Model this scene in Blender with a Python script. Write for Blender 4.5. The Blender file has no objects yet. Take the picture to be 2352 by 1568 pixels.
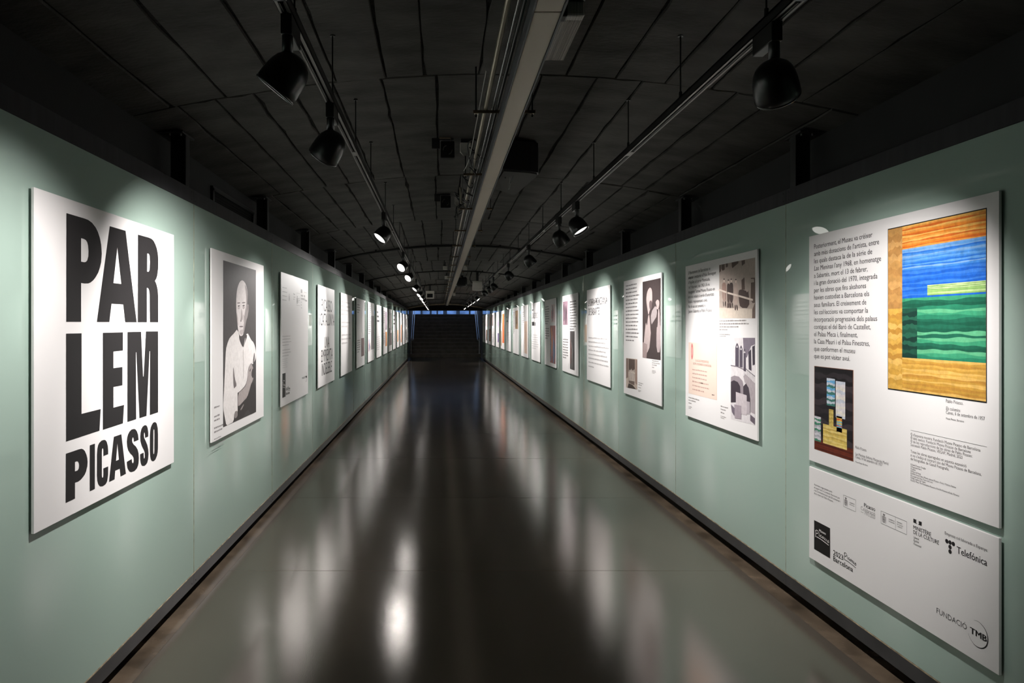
import bpy, bmesh, math, random
from mathutils import Vector, Matrix
from mathutils.geometry import tessellate_polygon

# ------------------------------------------------------------------ scene / camera / light
sc = bpy.context.scene
COL = sc.collection
RNG = random.Random(7)

F = 1568.0                 # focal length in pixels of the 2352 px wide frame
VX, VY = 1009.0, 748.5     # where the optical axis meets the picture
CH = 1.515                 # camera height
AL, AR = 1.38, 1.95        # distance to the two glass walls
YEND = 31.0

cam_d = bpy.data.cameras.new('camera')
cam_d.sensor_width = 36.0
cam_d.lens = 36.0 * F / 2352.0
cam_d.shift_x = (1176.0 - VX) / 2352.0
cam_d.shift_y = (VY - 784.0) / 2352.0
cam_d.clip_end = 300
cam = bpy.data.objects.new('camera', cam_d)
cam.location = (0, 0, CH)
cam.rotation_euler = (math.radians(90), 0, 0)
COL.objects.link(cam)
sc.camera = cam

world = bpy.data.worlds.new('world')
sc.world = world
world.use_nodes = True
bg = world.node_tree.nodes['Background']
bg.inputs['Color'].default_value = (0.36, 0.55, 0.95, 1)
bg.inputs['Strength'].default_value = 1.8

sc.view_settings.view_transform = 'Standard'
sc.view_settings.look = 'None'
sc.view_settings.exposure = 0.0
sc.view_settings.gamma = 1.0
sc.view_settings.use_curve_mapping = False

sc.cycles.max_bounces = 7
sc.cycles.diffuse_bounces = 4
sc.cycles.glossy_bounces = 4
sc.cycles.caustics_reflective = False
sc.cycles.caustics_refractive = False

SPOT_W = 158.0              # watts of each track spotlight

# ------------------------------------------------------------------ materials
def lin(c):
    def f(v):
        v /= 255.0
        return v / 12.92 if v <= 0.04045 else ((v + 0.055) / 1.055) ** 2.4
    return tuple(f(v) for v in c)

MATS = {}
def mat(name, rgb, rough=0.5, metal=0.0, spec=0.5, coat=0.0, coat_rough=0.03, ior=1.5, emit=None, estr=0.0,
        noise=None, bump=None, alpha=None, trans=0.0):
    """noise=(scale, amount, detail, stretch) varies the colour; bump=(scale, strength, distance, stretch)."""
    m = bpy.data.materials.new(name)
    m.use_nodes = True
    nt = m.node_tree
    b = nt.nodes['Principled BSDF']
    b.inputs['Base Color'].default_value = (*rgb, 1)
    b.inputs['Roughness'].default_value = rough
    b.inputs['Metallic'].default_value = metal
    b.inputs['Specular IOR Level'].default_value = spec
    b.inputs['IOR'].default_value = ior
    b.inputs['Coat Weight'].default_value = coat
    b.inputs['Coat Roughness'].default_value = coat_rough
    b.inputs['Transmission Weight'].default_value = trans
    if emit:
        b.inputs['Emission Color'].default_value = (*emit, 1)
        b.inputs['Emission Strength'].default_value = estr
    tc = None
    if noise or bump:
        tc = nt.nodes.new('ShaderNodeNewGeometry')
    if noise:
        sc_, amt, det, st = noise
        mp = nt.nodes.new('ShaderNodeMapping'); mp.inputs['Scale'].default_value = st
        nz = nt.nodes.new('ShaderNodeTexNoise')
        nz.inputs['Scale'].default_value = sc_; nz.inputs['Detail'].default_value = det
        nt.links.new(tc.outputs['Position'], mp.inputs['Vector'])
        nt.links.new(mp.outputs['Vector'], nz.inputs['Vector'])
        rp = nt.nodes.new('ShaderNodeMapRange')
        rp.inputs['From Min'].default_value = 0.3; rp.inputs['From Max'].default_value = 0.7
        rp.inputs['To Min'].default_value = 1 - amt; rp.inputs['To Max'].default_value = 1 + amt
        nt.links.new(nz.outputs['Fac'], rp.inputs['Value'])
        mx = nt.nodes.new('ShaderNodeVectorMath'); mx.operation = 'SCALE'
        mx.inputs[0].default_value = rgb
        nt.links.new(rp.outputs['Result'], mx.inputs['Scale'])
        nt.links.new(mx.outputs['Vector'], b.inputs['Base Color'])
    if bump:
        sc_, stg, dist, st = bump
        mp2 = nt.nodes.new('ShaderNodeMapping'); mp2.inputs['Scale'].default_value = st
        nz2 = nt.nodes.new('ShaderNodeTexNoise')
        nz2.inputs['Scale'].default_value = sc_; nz2.inputs['Detail'].default_value = 3.0
        nt.links.new(tc.outputs['Position'], mp2.inputs['Vector'])
        nt.links.new(mp2.outputs['Vector'], nz2.inputs['Vector'])
        bp = nt.nodes.new('ShaderNodeBump')
        bp.inputs['Strength'].default_value = stg; bp.inputs['Distance'].default_value = dist
        nt.links.new(nz2.outputs['Fac'], bp.inputs['Height'])
        nt.links.new(bp.outputs['Normal'], b.inputs['Normal'])
    MATS[name] = m
    return m

S1 = (1, 1, 1)
M_CEIL = mat('painted_concrete', (0.060, 0.057, 0.053), 0.75, spec=0.25, noise=(4.0, 0.40, 10, (0.8, 1.5, 1)),
             bump=(30.0, 0.5, 0.009, (0.9, 1.7, 1)))
M_CEILGAP = mat('dark_mortar', (0.024, 0.023, 0.022), 0.95, spec=0.1, noise=(14, 0.6, 5, S1), bump=(40, 0.8, 0.02, S1))
M_PLASTER = mat('grey_plaster', (0.034, 0.034, 0.035), 0.8, spec=0.2, noise=(2, 0.12, 4, S1), bump=(30, 0.15, 0.004, S1))
M_GLASS = mat('green_backed_glass', (0.375, 0.485, 0.425), 0.6, spec=0.0, coat=1.0, coat_rough=0.0,
              noise=(0.8, 0.03, 2, S1))
M_GLASS.node_tree.nodes['Principled BSDF'].inputs['Coat IOR'].default_value = 1.7
M_SEAL = mat('yellowed_sealant', (0.30, 0.31, 0.22), 0.6, noise=(20, 0.4, 3, S1))
M_RAIL = mat('brushed_steel', (0.045, 0.044, 0.048), 0.62, metal=0.0, spec=0.15, noise=(4, 0.12, 4, (1, 6, 1)))
M_BASE = mat('steel_plinth', (0.055, 0.054, 0.056), 0.45, metal=0.4, noise=(6, 0.2, 4, S1))
M_BLACK = mat('matt_black', (0.006, 0.006, 0.006), 0.8, spec=0.2)
M_CAULK = mat('beige_caulk', (0.34, 0.27, 0.18), 0.8, noise=(25, 0.5, 4, S1))
M_FLOOR = mat('polished_floor', (0.066, 0.054, 0.042), 0.115, spec=0.5, ior=2.05, noise=(1.3, 0.15, 6, S1),
              bump=(260, 0.10, 0.002, S1))
M_FLOOR.node_tree.nodes['Principled BSDF'].inputs['Specular Tint'].default_value = (1.0, 0.93, 0.86, 1)
M_BORDER = mat('mottled_border', (0.085, 0.063, 0.044), 0.24, spec=0.5, ior=1.7, noise=(5, 0.5, 5, S1), bump=(60, 0.1, 0.002, S1))
M_POST = mat('black_steel', (0.022, 0.022, 0.023), 0.45, spec=0.5)
M_TRACK = mat('satin_black', (0.016, 0.016, 0.016), 0.32, spec=0.5)
M_COND = mat('track_conductor', (0.20, 0.19, 0.18), 0.42, metal=0.7)
M_LAMP = mat('lamp_black', (0.008, 0.008, 0.0085), 0.28, spec=0.5)
M_RIM = mat('lamp_rim', (0.05, 0.05, 0.05), 0.2, spec=0.7)
M_LENS = mat('lit_lens', (0.9, 0.9, 0.9), 0.4, emit=(1.0, 0.955, 0.90), estr=2.4)
M_BOARD = mat('white_board', (0.80, 0.775, 0.77), 0.45, spec=0.22)
M_GALV = mat('galvanised_pipe', (0.42, 0.38, 0.30), 0.35, metal=0.75, noise=(8, 0.2, 3, (1, 0.3, 1)))
M_CHROME = mat('bare_steel_pipe', (0.45, 0.45, 0.46), 0.25, metal=0.9)
M_RUST = mat('zinc_bracket', (0.20, 0.145, 0.095), 0.55, metal=0.5)
M_DIFF = mat('frosted_diffuser', (0.50, 0.44, 0.375), 0.35, spec=0.5)
M_HOUS = mat('grey_housing', (0.10, 0.105, 0.115), 0.35, spec=0.5)
M_PRISM = mat('ribbed_plastic', (0.55, 0.52, 0.50), 0.2, spec=0.6, noise=(60, 0.35, 1, (6, 0.02, 0.02)))
M_GREEN = mat('green_led', (0.0, 0.3, 0.1), 0.4, emit=(0.02, 0.8, 0.28), estr=0.7)
M_WHITEPL = mat('white_plastic', (0.52, 0.49, 0.45), 0.45)
M_SCREEN = mat('dark_screen', (0.012, 0.012, 0.014), 0.2, spec=0.5)
M_GRILLE = mat('speaker_grille', (0.014, 0.013, 0.012), 0.6, noise=(120, 0.5, 2, S1))
M_CABLE = mat('black_cable', (0.012, 0.012, 0.012), 0.5)
M_CABLEW = mat('pale_cable', (0.35, 0.34, 0.32), 0.5)
M_STAIR = mat('dark_stair', (0.24, 0.20, 0.165), 0.6, noise=(5, 0.2, 3, S1))
M_INOX = mat('stainless_rail', (0.80, 0.81, 0.84), 0.32, metal=0.85)
M_BEAM = mat('raw_beam', (0.26, 0.20, 0.14), 0.8, noise=(7, 0.35, 4, S1))
M_FACADE = mat('street_facade', (0.03, 0.034, 0.04), 0.6)
M_PANE = mat('street_window', (0.30, 0.42, 0.60), 0.3, spec=0.5, noise=(1.5, 0.5, 2, S1))
M_STREET = mat('street_paving', (0.25, 0.25, 0.25), 0.8)

def print_mat(name, grain):
    m = bpy.data.materials.new(name); m.use_nodes = True
    nt = m.node_tree; b = nt.nodes['Principled BSDF']
    at = nt.nodes.new('ShaderNodeAttribute'); at.attribute_name = 'ink'
    b.inputs['Roughness'].default_value = 0.42
    b.inputs['Specular IOR Level'].default_value = 0.22
    if grain:
        tc = nt.nodes.new('ShaderNodeNewGeometry')
        nz = nt.nodes.new('ShaderNodeTexNoise'); nz.inputs['Scale'].default_value = 40; nz.inputs['Detail'].default_value = 7
        nz.inputs['Roughness'].default_value = 0.65
        nt.links.new(tc.outputs['Position'], nz.inputs['Vector'])
        rp = nt.nodes.new('ShaderNodeMapRange')
        rp.inputs['From Min'].default_value = 0.25; rp.inputs['From Max'].default_value = 0.75
        rp.inputs['To Min'].default_value = 1 - grain; rp.inputs['To Max'].default_value = 1 + grain
        nt.links.new(nz.outputs['Fac'], rp.inputs['Value'])
        mx = nt.nodes.new('ShaderNodeVectorMath'); mx.operation = 'SCALE'
        nt.links.new(at.outputs['Color'], mx.inputs[0]); nt.links.new(rp.outputs['Result'], mx.inputs['Scale'])
        nt.links.new(mx.outputs['Vector'], b.inputs['Base Color'])
    else:
        nt.links.new(at.outputs['Color'], b.inputs['Base Color'])
    return m
M_INK = print_mat('printed_ink', 0)
M_PHOTO = print_mat('printed_photo', 0.13)
M_PAINT = print_mat('printed_painting', 0.25)

# ------------------------------------------------------------------ mesh helpers
class MB:
    def __init__(self):
        self.v, self.f, self.sm = [], [], []
    def add(self, verts, faces, smooth=False):
        o = len(self.v)
        self.v += [tuple(p) for p in verts]
        self.f += [tuple(i + o for i in f) for f in faces]
        self.sm += [smooth] * len(faces)
        return self
    def box(self, x0, x1, y0, y1, z0, z1):
        return self.add([(x0, y0, z0), (x1, y0, z0), (x1, y1, z0), (x0, y1, z0),
                         (x0, y0, z1), (x1, y0, z1), (x1, y1, z1), (x0, y1, z1)],
                        [(0, 3, 2, 1), (4, 5, 6, 7), (0, 1, 5, 4), (1, 2, 6, 5), (2, 3, 7, 6), (3, 0, 4, 7)])
    def bbox(self, x0, x1, y0, y1, z0, z1, b=0.004, seg=2):
        bm = bmesh.new()
        t = MB().box(x0, x1, y0, y1, z0, z1)
        vs = [bm.verts.new(p) for p in t.v]
        for f in t.f: bm.faces.new([vs[i] for i in f])
        bmesh.ops.bevel(bm, geom=bm.edges[:], offset=b, segments=seg, affect='EDGES', profile=0.5)
        bm.verts.index_update()
        self.add([v.co[:] for v in bm.verts], [[v.index for v in f.verts] for f in bm.faces])
        bm.free()
        return self
    def tube(self, pts, r, seg=8, caps=True):
        pts = [Vector(p) for p in pts]
        rings = []
        ref = Vector((0.31, 0.17, 0.93)).normalized()
        for i, p in enumerate(pts):
            a = pts[max(i - 1, 0)]; b = pts[min(i + 1, len(pts) - 1)]
            t = (b - a).normalized()
            n = t.cross(ref)
            if n.length < 1e-3: n = t.cross(Vector((1, 0, 0)))
            n.normalize(); m = t.cross(n)
            rings.append([p + r * (math.cos(2 * math.pi * k / seg) * n + math.sin(2 * math.pi * k / seg) * m) for k in range(seg)])
        vs = [q for rg in rings for q in rg]
        fs = []
        for i in range(len(pts) - 1):
            for k in range(seg):
                fs.append((i * seg + k, i * seg + (k + 1) % seg, (i + 1) * seg + (k + 1) % seg, (i + 1) * seg + k))
        self.add(vs, fs, True)
        if caps:
            self.add(rings[0], [tuple(range(seg))[::-1]]); self.add(rings[-1], [tuple(range(seg))])
        return self
    def lathe(self, prof, seg=28, c=(0, 0, 0)):
        vs, fs = [], []
        for r, z in prof:
            for k in range(seg):
                a = 2 * math.pi * k / seg
                vs.append((c[0] + r * math.cos(a), c[1] + r * math.sin(a), c[2] + z))
        for i in range(len(prof) - 1):
            for k in range(seg):
                fs.append((i * seg + k, i * seg + (k + 1) % seg, (i + 1) * seg + (k + 1) % seg, (i + 1) * seg + k))
        return self.add(vs, fs, True)
    def prism(self, poly, z0, z1):
        n = len(poly)
        vs = [(x, y, z0) for x, y in poly] + [(x, y, z1) for x, y in poly]
        fs = [tuple(range(n))[::-1], tuple(range(n, 2 * n))]
        fs += [(i, (i + 1) % n, n + (i + 1) % n, n + i) for i in range(n)]
        return self.add(vs, fs)
    def mesh(self, name, material):
        me = bpy.data.meshes.new(name)
        me.from_pydata(self.v, [], self.f)
        me.polygons.foreach_set('use_smooth', self.sm)
        me.materials.append(material)
        me.validate(); me.update()
        return me

def link(name, data, parent=None, loc=None, rot=None):
    o = bpy.data.objects.new(name, data)
    COL.objects.link(o)
    if parent is not None: o.parent = parent
    if loc is not None: o.location = loc
    if rot is not None: o.rotation_euler = rot
    return o
def obj(name, mb, material, parent=None, loc=None, rot=None):
    return link(name, mb.mesh(name, material), parent, loc, rot)
def tag(o, label=None, cat=None, group=None, kind=None):
    if label: o['label'] = label
    if cat: o['category'] = cat
    if group: o['group'] = group
    if kind: o['kind'] = kind
    return o
def thing(name, label, cat, loc=(0, 0, 0), group=None, rot=None):
    return tag(link(name, None, None, loc, rot), label, cat, group)

ORD = ['first', 'second', 'third', 'fourth', 'fifth', 'sixth', 'seventh', 'eighth', 'ninth', 'tenth', 'eleventh', 'twelfth',
       'thirteenth', 'fourteenth', 'fifteenth', 'sixteenth', 'seventeenth', 'eighteenth', 'nineteenth', 'twentieth', 'twenty-first']

# ------------------------------------------------------------------ ceiling: shallow vault of concrete planks
WLX, WRX = -1.55, 2.12       # plaster walls behind the glass
CXM, CHW = 0.285, 1.835
def zc(x, y):
    return 2.82 - 0.01 * y - 0.21 * ((x - CXM) / CHW) ** 2

def build_ceiling():
    mb = MB()
    n = 20
    xs = [WLX - 0.2 + (WRX - WLX + 0.4) * i / n for i in range(n + 1)]
    vs, fs = [], []
    ys = [-3.6, YEND]
    for y in ys:
        for x in xs: vs.append((x, y, zc(x, y) + 0.012))
    for y in ys:
        for x in xs: vs.append((x, y, zc(x, y) + 0.12))
    N = n + 1
    for i in range(n):
        fs.append((i, i + 1, N + i + 1, N + i))
        fs.append((2 * N + i + 1, 2 * N + i, 3 * N + i, 3 * N + i + 1))
    mb.add(vs, fs)
    ceil = tag(obj('ceiling', mb, M_CEILGAP), kind='structure')
    # a few ragged plank shapes per width, shared between rows
    cache = {}
    def plank(w, L, var):
        key = (round(w, 3), round(L, 2), var)
        if key in cache: return cache[key]
        r = random.Random(hash(key) & 0xffff)
        hw, hl = w / 2, L / 2
        pts = []
        for (ax, ay, bx, by, k) in ((-hw, -hl, hw, -hl, 3), (hw, -hl, hw, hl, 14), (hw, hl, -hw, hl, 4), (-hw, hl, -hw, -hl, 14)):
            for i in range(k):
                t = (i + (r.uniform(-.3, .3) if i else 0)) / k
                x = ax + (bx - ax) * t; y = ay + (by - ay) * t
                nx, ny = (by - ay), -(bx - ax); l = math.hypot(nx, ny); nx /= l; ny /= l
                j = -abs(r.gauss(0.0, 0.0035)) - (r.uniform(0.004, 0.012) if r.random() < 0.14 else 0)
                pts.append((x + nx * j, y + ny * j))
        nP = len(pts)
        vs = [(x * (1 - 0.0035 / hw), y * (1 - 0.0035 / hl), 0) for x, y in pts] + [(x, y, 0.008) for x, y in pts] + [(x, y, 0.03) for x, y in pts]
        fs = [tuple(range(nP))[::-1]]
        for a in (0, 1):
            fs += [(a * nP + i, a * nP + (i + 1) % nP, (a + 1) * nP + (i + 1) % nP, (a + 1) * nP + i) for i in range(nP)]
        me = MB().add(vs, fs).mesh('ceiling_plank', M_CEIL)
        cache[key] = me
        return me
    L = 2.2
    y = -3.15
    row = 0
    while y < YEND - 0.1:
        L = min(2.2, YEND - y)
        r = random.Random(100 + row)
        x = WLX - 0.02
        first = True
        while x < WRX - 0.02:
            w = r.choice((0.19, 0.21, 0.23, 0.25, 0.28))
            if x + w > WRX - 0.12: w = round(WRX + 0.02 - x, 3)
            xm, ym = x + w / 2, y + L / 2
            slope = -2 * 0.21 * (xm - CXM) / CHW ** 2
            me = plank(w - 0.002, L - 0.006, r.randrange(5))
            link('ceiling_plank', me, ceil, (xm, ym, zc(xm, ym) + r.uniform(-0.004, 0.004)),
                 (-0.01 + r.uniform(-.002, .002), -math.atan(slope), 0))
            x += w
        y += L
        row += 1
    return ceil
ceiling = build_ceiling()

# ------------------------------------------------------------------ floor: polished slabs with hairline joints, mottled brown borders
def build_floor():
    fl = tag(obj('floor', MB().box(WLX - 0.1, WRX + 0.1, -3.6, 33.0, -0.12, -0.008), M_BLACK), kind='structure')
    P = 1.793
    y = 4.23 - 4 * P
    me_cache = {}
    while y < 32.8:
        l = min(P, 32.8 - y)
        key = round(l, 3)
        if key not in me_cache:
            me_cache[key] = MB().bbox(-AL + 0.075, AR - 0.075, 0.0012, l - 0.0012, -0.02, 0.0, 0.0012, 1).mesh('floor_slab', M_FLOOR)
        link('floor_slab', me_cache[key], fl, (0, y, 0))
        for nm, xa, xb in (('border_strip', -AL - 0.10, -AL + 0.0745), ('border_strip', AR - 0.0745, AR + 0.10)):
            obj(nm, MB().box(xa, xb, y, y + l, -0.02, -0.0008), M_BORDER, fl)
        y += P
    return fl
floor = build_floor()

# ------------------------------------------------------------------ side walls
SEAM0, PANEL = 3.845, 1.793
GZ0, GZ1, RZ1 = 0.126, 2.201, 2.282
def build_wall(side):
    s = -1 if side == 'left' else 1
    a = AL if side == 'left' else AR
    wx = WLX if side == 'left' else WRX
    lo, hi = (wx - 0.15, wx) if s < 0 else (wx, wx + 0.15)
    wall = tag(obj('wall_' + side, MB().box(lo, hi, -3.6, YEND, -0.1, 2.95), M_PLASTER), kind='structure')
    def xr(d0, d1):           # interval measured from the glass face outward
        p, q = s * (a + d0), s * (a + d1)
        return (min(p, q), max(p, q))
    r = random.Random(3 if s < 0 else 5)
    k0 = -4
    k = k0
    pane = MB().bbox(-0.005, 0.005, 0.002, PANEL - 0.002, GZ0, GZ1, 0.0015, 1).mesh('glass_panel', M_GLASS)
    rail = MB().bbox(-0.012, 0.012, 0.0008, PANEL - 0.0008, GZ1 + 0.001, RZ1, 0.001, 1).mesh('top_rail', M_RAIL)
    base = MB().bbox(-0.012, 0.012, 0.0008, PANEL - 0.0008, 0.054, 0.1205, 0.001, 1).mesh('plinth_plate', M_BASE)
    screw = MB().lathe([(0, 0.002), (0.003, 0.0018), (0.0042, 0.0008), (0.0045, 0)], 8).mesh('screw', M_RAIL)
    caulk = MB()
    caulk.box(-0.009, 0.009, 0.0, PANEL, 0.1206, 0.1258)
    caulk = caulk.mesh('caulk_line', M_CAULK)
    seal = MB().box(-0.003, 0.003, -0.0018, 0.0018, GZ0, GZ1).mesh('sealant_joint', M_SEAL)
    gx = s * (a + 0.0075)
    while SEAM0 + k * PANEL < YEND - 0.3:
        y = SEAM0 + k * PANEL
        rz = r.uniform(-0.0008, 0.0008)
        link('glass_panel', pane, wall, (gx, y, 0), (0, 0, rz))
        rl = link('top_rail', rail, wall, (s * (a + 0.0145), y, 0))
        bp = link('plinth_plate', base, wall, (s * (a + 0.0145), y, 0))
        link('caulk_line', caulk, wall, (s * (a + 0.0105), y, 0))
        link('sealant_joint', seal, wall, (s * (a + 0.004), y, 0))
        for yy in (0.03, PANEL - 0.03):
            for zz in (RZ1 - 0.018, GZ1 + 0.02):
                link('screw', screw, rl, (-s * 0.012, yy, zz), (0, -s * math.pi / 2, 0))
            link('screw', screw, bp, (-s * 0.012, yy, 0.075), (0, -s * math.pi / 2, 0))
        k += 1
    yend = SEAM0 + k * PANEL
    # black backing behind the glass; black stands in for shade in the floor recess
    x0, x1 = xr(0.02, 0.10)
    obj('backing_frame', MB().box(x0, x1, -3.6, YEND, 0.052, 2.19), M_BLACK, wall)
    x0, x1 = xr(0.075, 0.10)
    obj('kick_recess', MB().box(x0, x1, -3.6, YEND, -0.02, 0.052), M_BLACK, wall)
    # steel posts with ceiling plates at each seam
    px = s * (a + 0.075)
    kk = -1
    while SEAM0 + kk * PANEL < YEND:
        y = SEAM0 + kk * PANEL - 0.03
        zt = zc(px, y)
        mb = MB()
        mb.box(px - 0.045, px + 0.045, y - 0.004, y + 0.004, 2.19, zt - 0.012)
        mb.box(px - s * 0.045 - 0.004, px - s * 0.045 + 0.004, y - 0.03, y + 0.03, 2.19, zt - 0.012)
        po = obj('ceiling_post', mb, M_POST, wall)
        obj('fixing_plate', MB().bbox(px - 0.09, px + 0.055, y - 0.09, y + 0.09, zt - 0.020, zt - 0.008, 0.002, 1)
            if s < 0 else MB().bbox(px - 0.055, px + 0.09, y - 0.09, y + 0.09, zt - 0.020, zt - 0.008, 0.002, 1), M_POST, po)
        bl = MB()
        for by in (-0.06, 0.06):
            for bx in (-0.03, 0.03):
                bl.lathe([(0, -0.012), (0.009, -0.012), (0.009, 0)], 6, (px + bx, y + by, zt - 0.02))
        obj('plate_bolts', bl, M_POST, po)
        kk += 1
    return wall
wall_left = build_wall('left')
wall_right = build_wall('right')
wall_back = tag(obj('wall_back', MB().box(-1.8, 2.4, -3.75, -3.6, -0.1, 3.1), M_PLASTER), kind='structure')

# ventilation grille high on one plaster wall
vg = thing('ventilation_grille', 'dark slatted ventilation grille on the plaster above the steel rail', 'vent', (WLX, 4.62, 2.24))
obj('grille_frame', MB().box(0.0, 0.02, 0, 0.03, 0, 0.215).box(0, 0.02, 1.0, 1.03, 0, 0.215).box(0, 0.02, 0, 1.03, 0.195, 0.225).box(0, 0.02, 0, 1.03, -0.02, 0.0), M_POST, vg)
obj('grille_back', MB().box(0.0, 0.003, 0.02, 1.01, 0, 0.2), M_BLACK, vg)
slat = MB().add([(0.004, 0.03, 0), (0.018, 0.03, -0.008), (0.018, 1.0, -0.008), (0.004, 1.0, 0), (0.004, 0.03, 0.003), (0.018, 0.03, -0.005), (0.018, 1.0, -0.005), (0.004, 1.0, 0.003)],
                [(0, 3, 2, 1), (4, 5, 6, 7), (0, 1, 5, 4), (1, 2, 6, 5), (2, 3, 7, 6), (3, 0, 4, 7)]).mesh('slat', M_PLASTER)
for i in range(9):
    link('slat', slat, vg, (0, 0, 0.02 + i * 0.02))

# ------------------------------------------------------------------ far end: beam, lintel, stair, handrails, street
def build_far():
    yb = 30.4
    # arched raw beam under the vault
    n = 16
    vs = []
    for yy in (yb, yb + 0.25):
        for i in range(n + 1):
            x = WLX + (WRX - WLX) * i / n
            vs.append((x, yy, zc(x, yy) - 0.005)); vs.append((x, yy, zc(x, yy) - 0.055))
    fs = []
    m = 2 * (n + 1)
    for i in range(n):
        a = 2 * i
        fs.append((a, a + 1, a + 3, a + 2)); fs.append((m + a, m + a + 2, m + a + 3, m + a + 1))
        fs.append((a + 1, m + a + 1, m + a + 3, a + 3)); fs.append((a, a + 2, m + a + 2, m + a))
    tag(obj('trim_1', MB().add(vs, fs), M_BEAM), kind='structure')
    ye = YEND
    tag(obj('wall_end', MB().box(WLX - 0.2, WRX + 0.2, ye, ye + 0.3, 2.262, 3.0), M_BLACK), kind='structure')
    tag(obj('trim_2', MB().bbox(-AL, AR, ye - 0.03, ye + 0.33, 2.213, 2.258, 0.004, 1), M_RAIL), kind='structure')
    # stair flank walls and the soffit over the flight
    for nm, xa, xb in (('wall_stair_left', -1.75, -1.44), ('wall_stair_right', 2.01, 2.3)):
        tag(obj(nm, MB().box(xa, xb, ye, 37.6, -0.1, 4.8), M_STAIR), kind='structure')
    tag(obj('ceiling_stair', MB().add([(-1.7, ye + 0.3, 2.9), (2.3, ye + 0.3, 2.9), (2.3, 36.0, 4.18), (-1.7, 36.0, 4.18),
                                       (-1.7, ye + 0.3, 3.0), (2.3, ye + 0.3, 3.0), (2.3, 36.0, 4.28), (-1.7, 36.0, 4.28)],
        [(0, 3, 2, 1), (4, 5, 6, 7), (0, 1, 5, 4), (1, 2, 6, 5), (2, 3, 7, 6), (3, 0, 4, 7)]), M_BLACK), kind='structure')
    st = thing('staircase', 'dark flight of steps climbing to the street at the end of the passage', 'stairs', (0, 32.8, 0))
    rise, tread, N = 0.1785, 0.30, 12
    me = MB().bbox(-1.43, 2.0, 0.0, 0.34, -rise, 0.0, 0.006, 1).mesh('step', M_STAIR)
    for i in range(N):
        link('step', me, st, (0, i * tread, (i + 1) * rise))
    obj('stair_base', MB().add([(-1.42, 0.05, -0.1), (1.99, 0.05, -0.1), (1.99, 3.9, -0.1), (-1.42, 3.9, -0.1),
                                (-1.42, 0.05, 0.0), (1.99, 0.05, 0.0), (1.99, 3.9, 2.1), (-1.42, 3.9, 2.1)],
        [(0, 3, 2, 1), (4, 5, 6, 7), (0, 1, 5, 4), (1, 2, 6, 5), (2, 3, 7, 6), (3, 0, 4, 7)]), M_STAIR, st)
    for s, xa, xb, lab in ((-1, -1.345, -1.26, 'the wall of the title poster'), (1, 1.91, 1.83, 'the wall with the logo board')):
        hr = thing('stair_handrail', 'pair of polished steel handrails on the stair, beside ' + lab, 'handrail', (xa, 32.5, 0), 'stair handrails')
        for i, (x, dz) in enumerate(((0, 0.0), (xb - xa, -0.05))):
            y0, z0 = 0.1, 0.92 + dz
            y1 = 3.9; z1 = z0 + (y1 - y0) * 0.595
            obj('rail_tube', MB().tube([(x, y0, z0), (x, y1, z1)], 0.021, 10), M_INOX, hr)
        obj('rail_return', MB().tube([(0, 0.1, 0.92), (0, 0.04, 0.86), (xb - xa, 0.06, 0.82), (xb - xa, 0.1, 0.87)], 0.017, 8), M_INOX, hr)
        obj('rail_post', MB().tube([(0, 0.1, 0.90), (0, 0.1, 0.205)], 0.014, 8), M_INOX, hr)
        obj('post_foot', MB().lathe([(0, 0.215), (0.04, 0.212), (0.04, 0.2)], 12, (0, 0.1, 0)), M_INOX, hr)
    # street beyond
    tag(obj('pavement_street', MB().box(-14, 14, 36.7, 52, 2.0, 2.14), M_STREET), kind='structure')
    fb = thing('street_building', 'bluish shop facade seen through the slit above the stairs', 'building', (0, 46, 2.14))
    obj('facade', MB().box(-12, 12, 0.3, 0.8, 0, 6), M_FACADE, fb)
    r = random.Random(4)
    x = -4.2
    while x < 5.2:
        w = r.uniform(0.25, 0.7)
        obj('pane', MB().box(x, x + w, 0.26, 0.31, 0.06, 0.42), M_PANE, fb)
        x += w + r.uniform(0.08, 0.28)
build_far()

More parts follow.
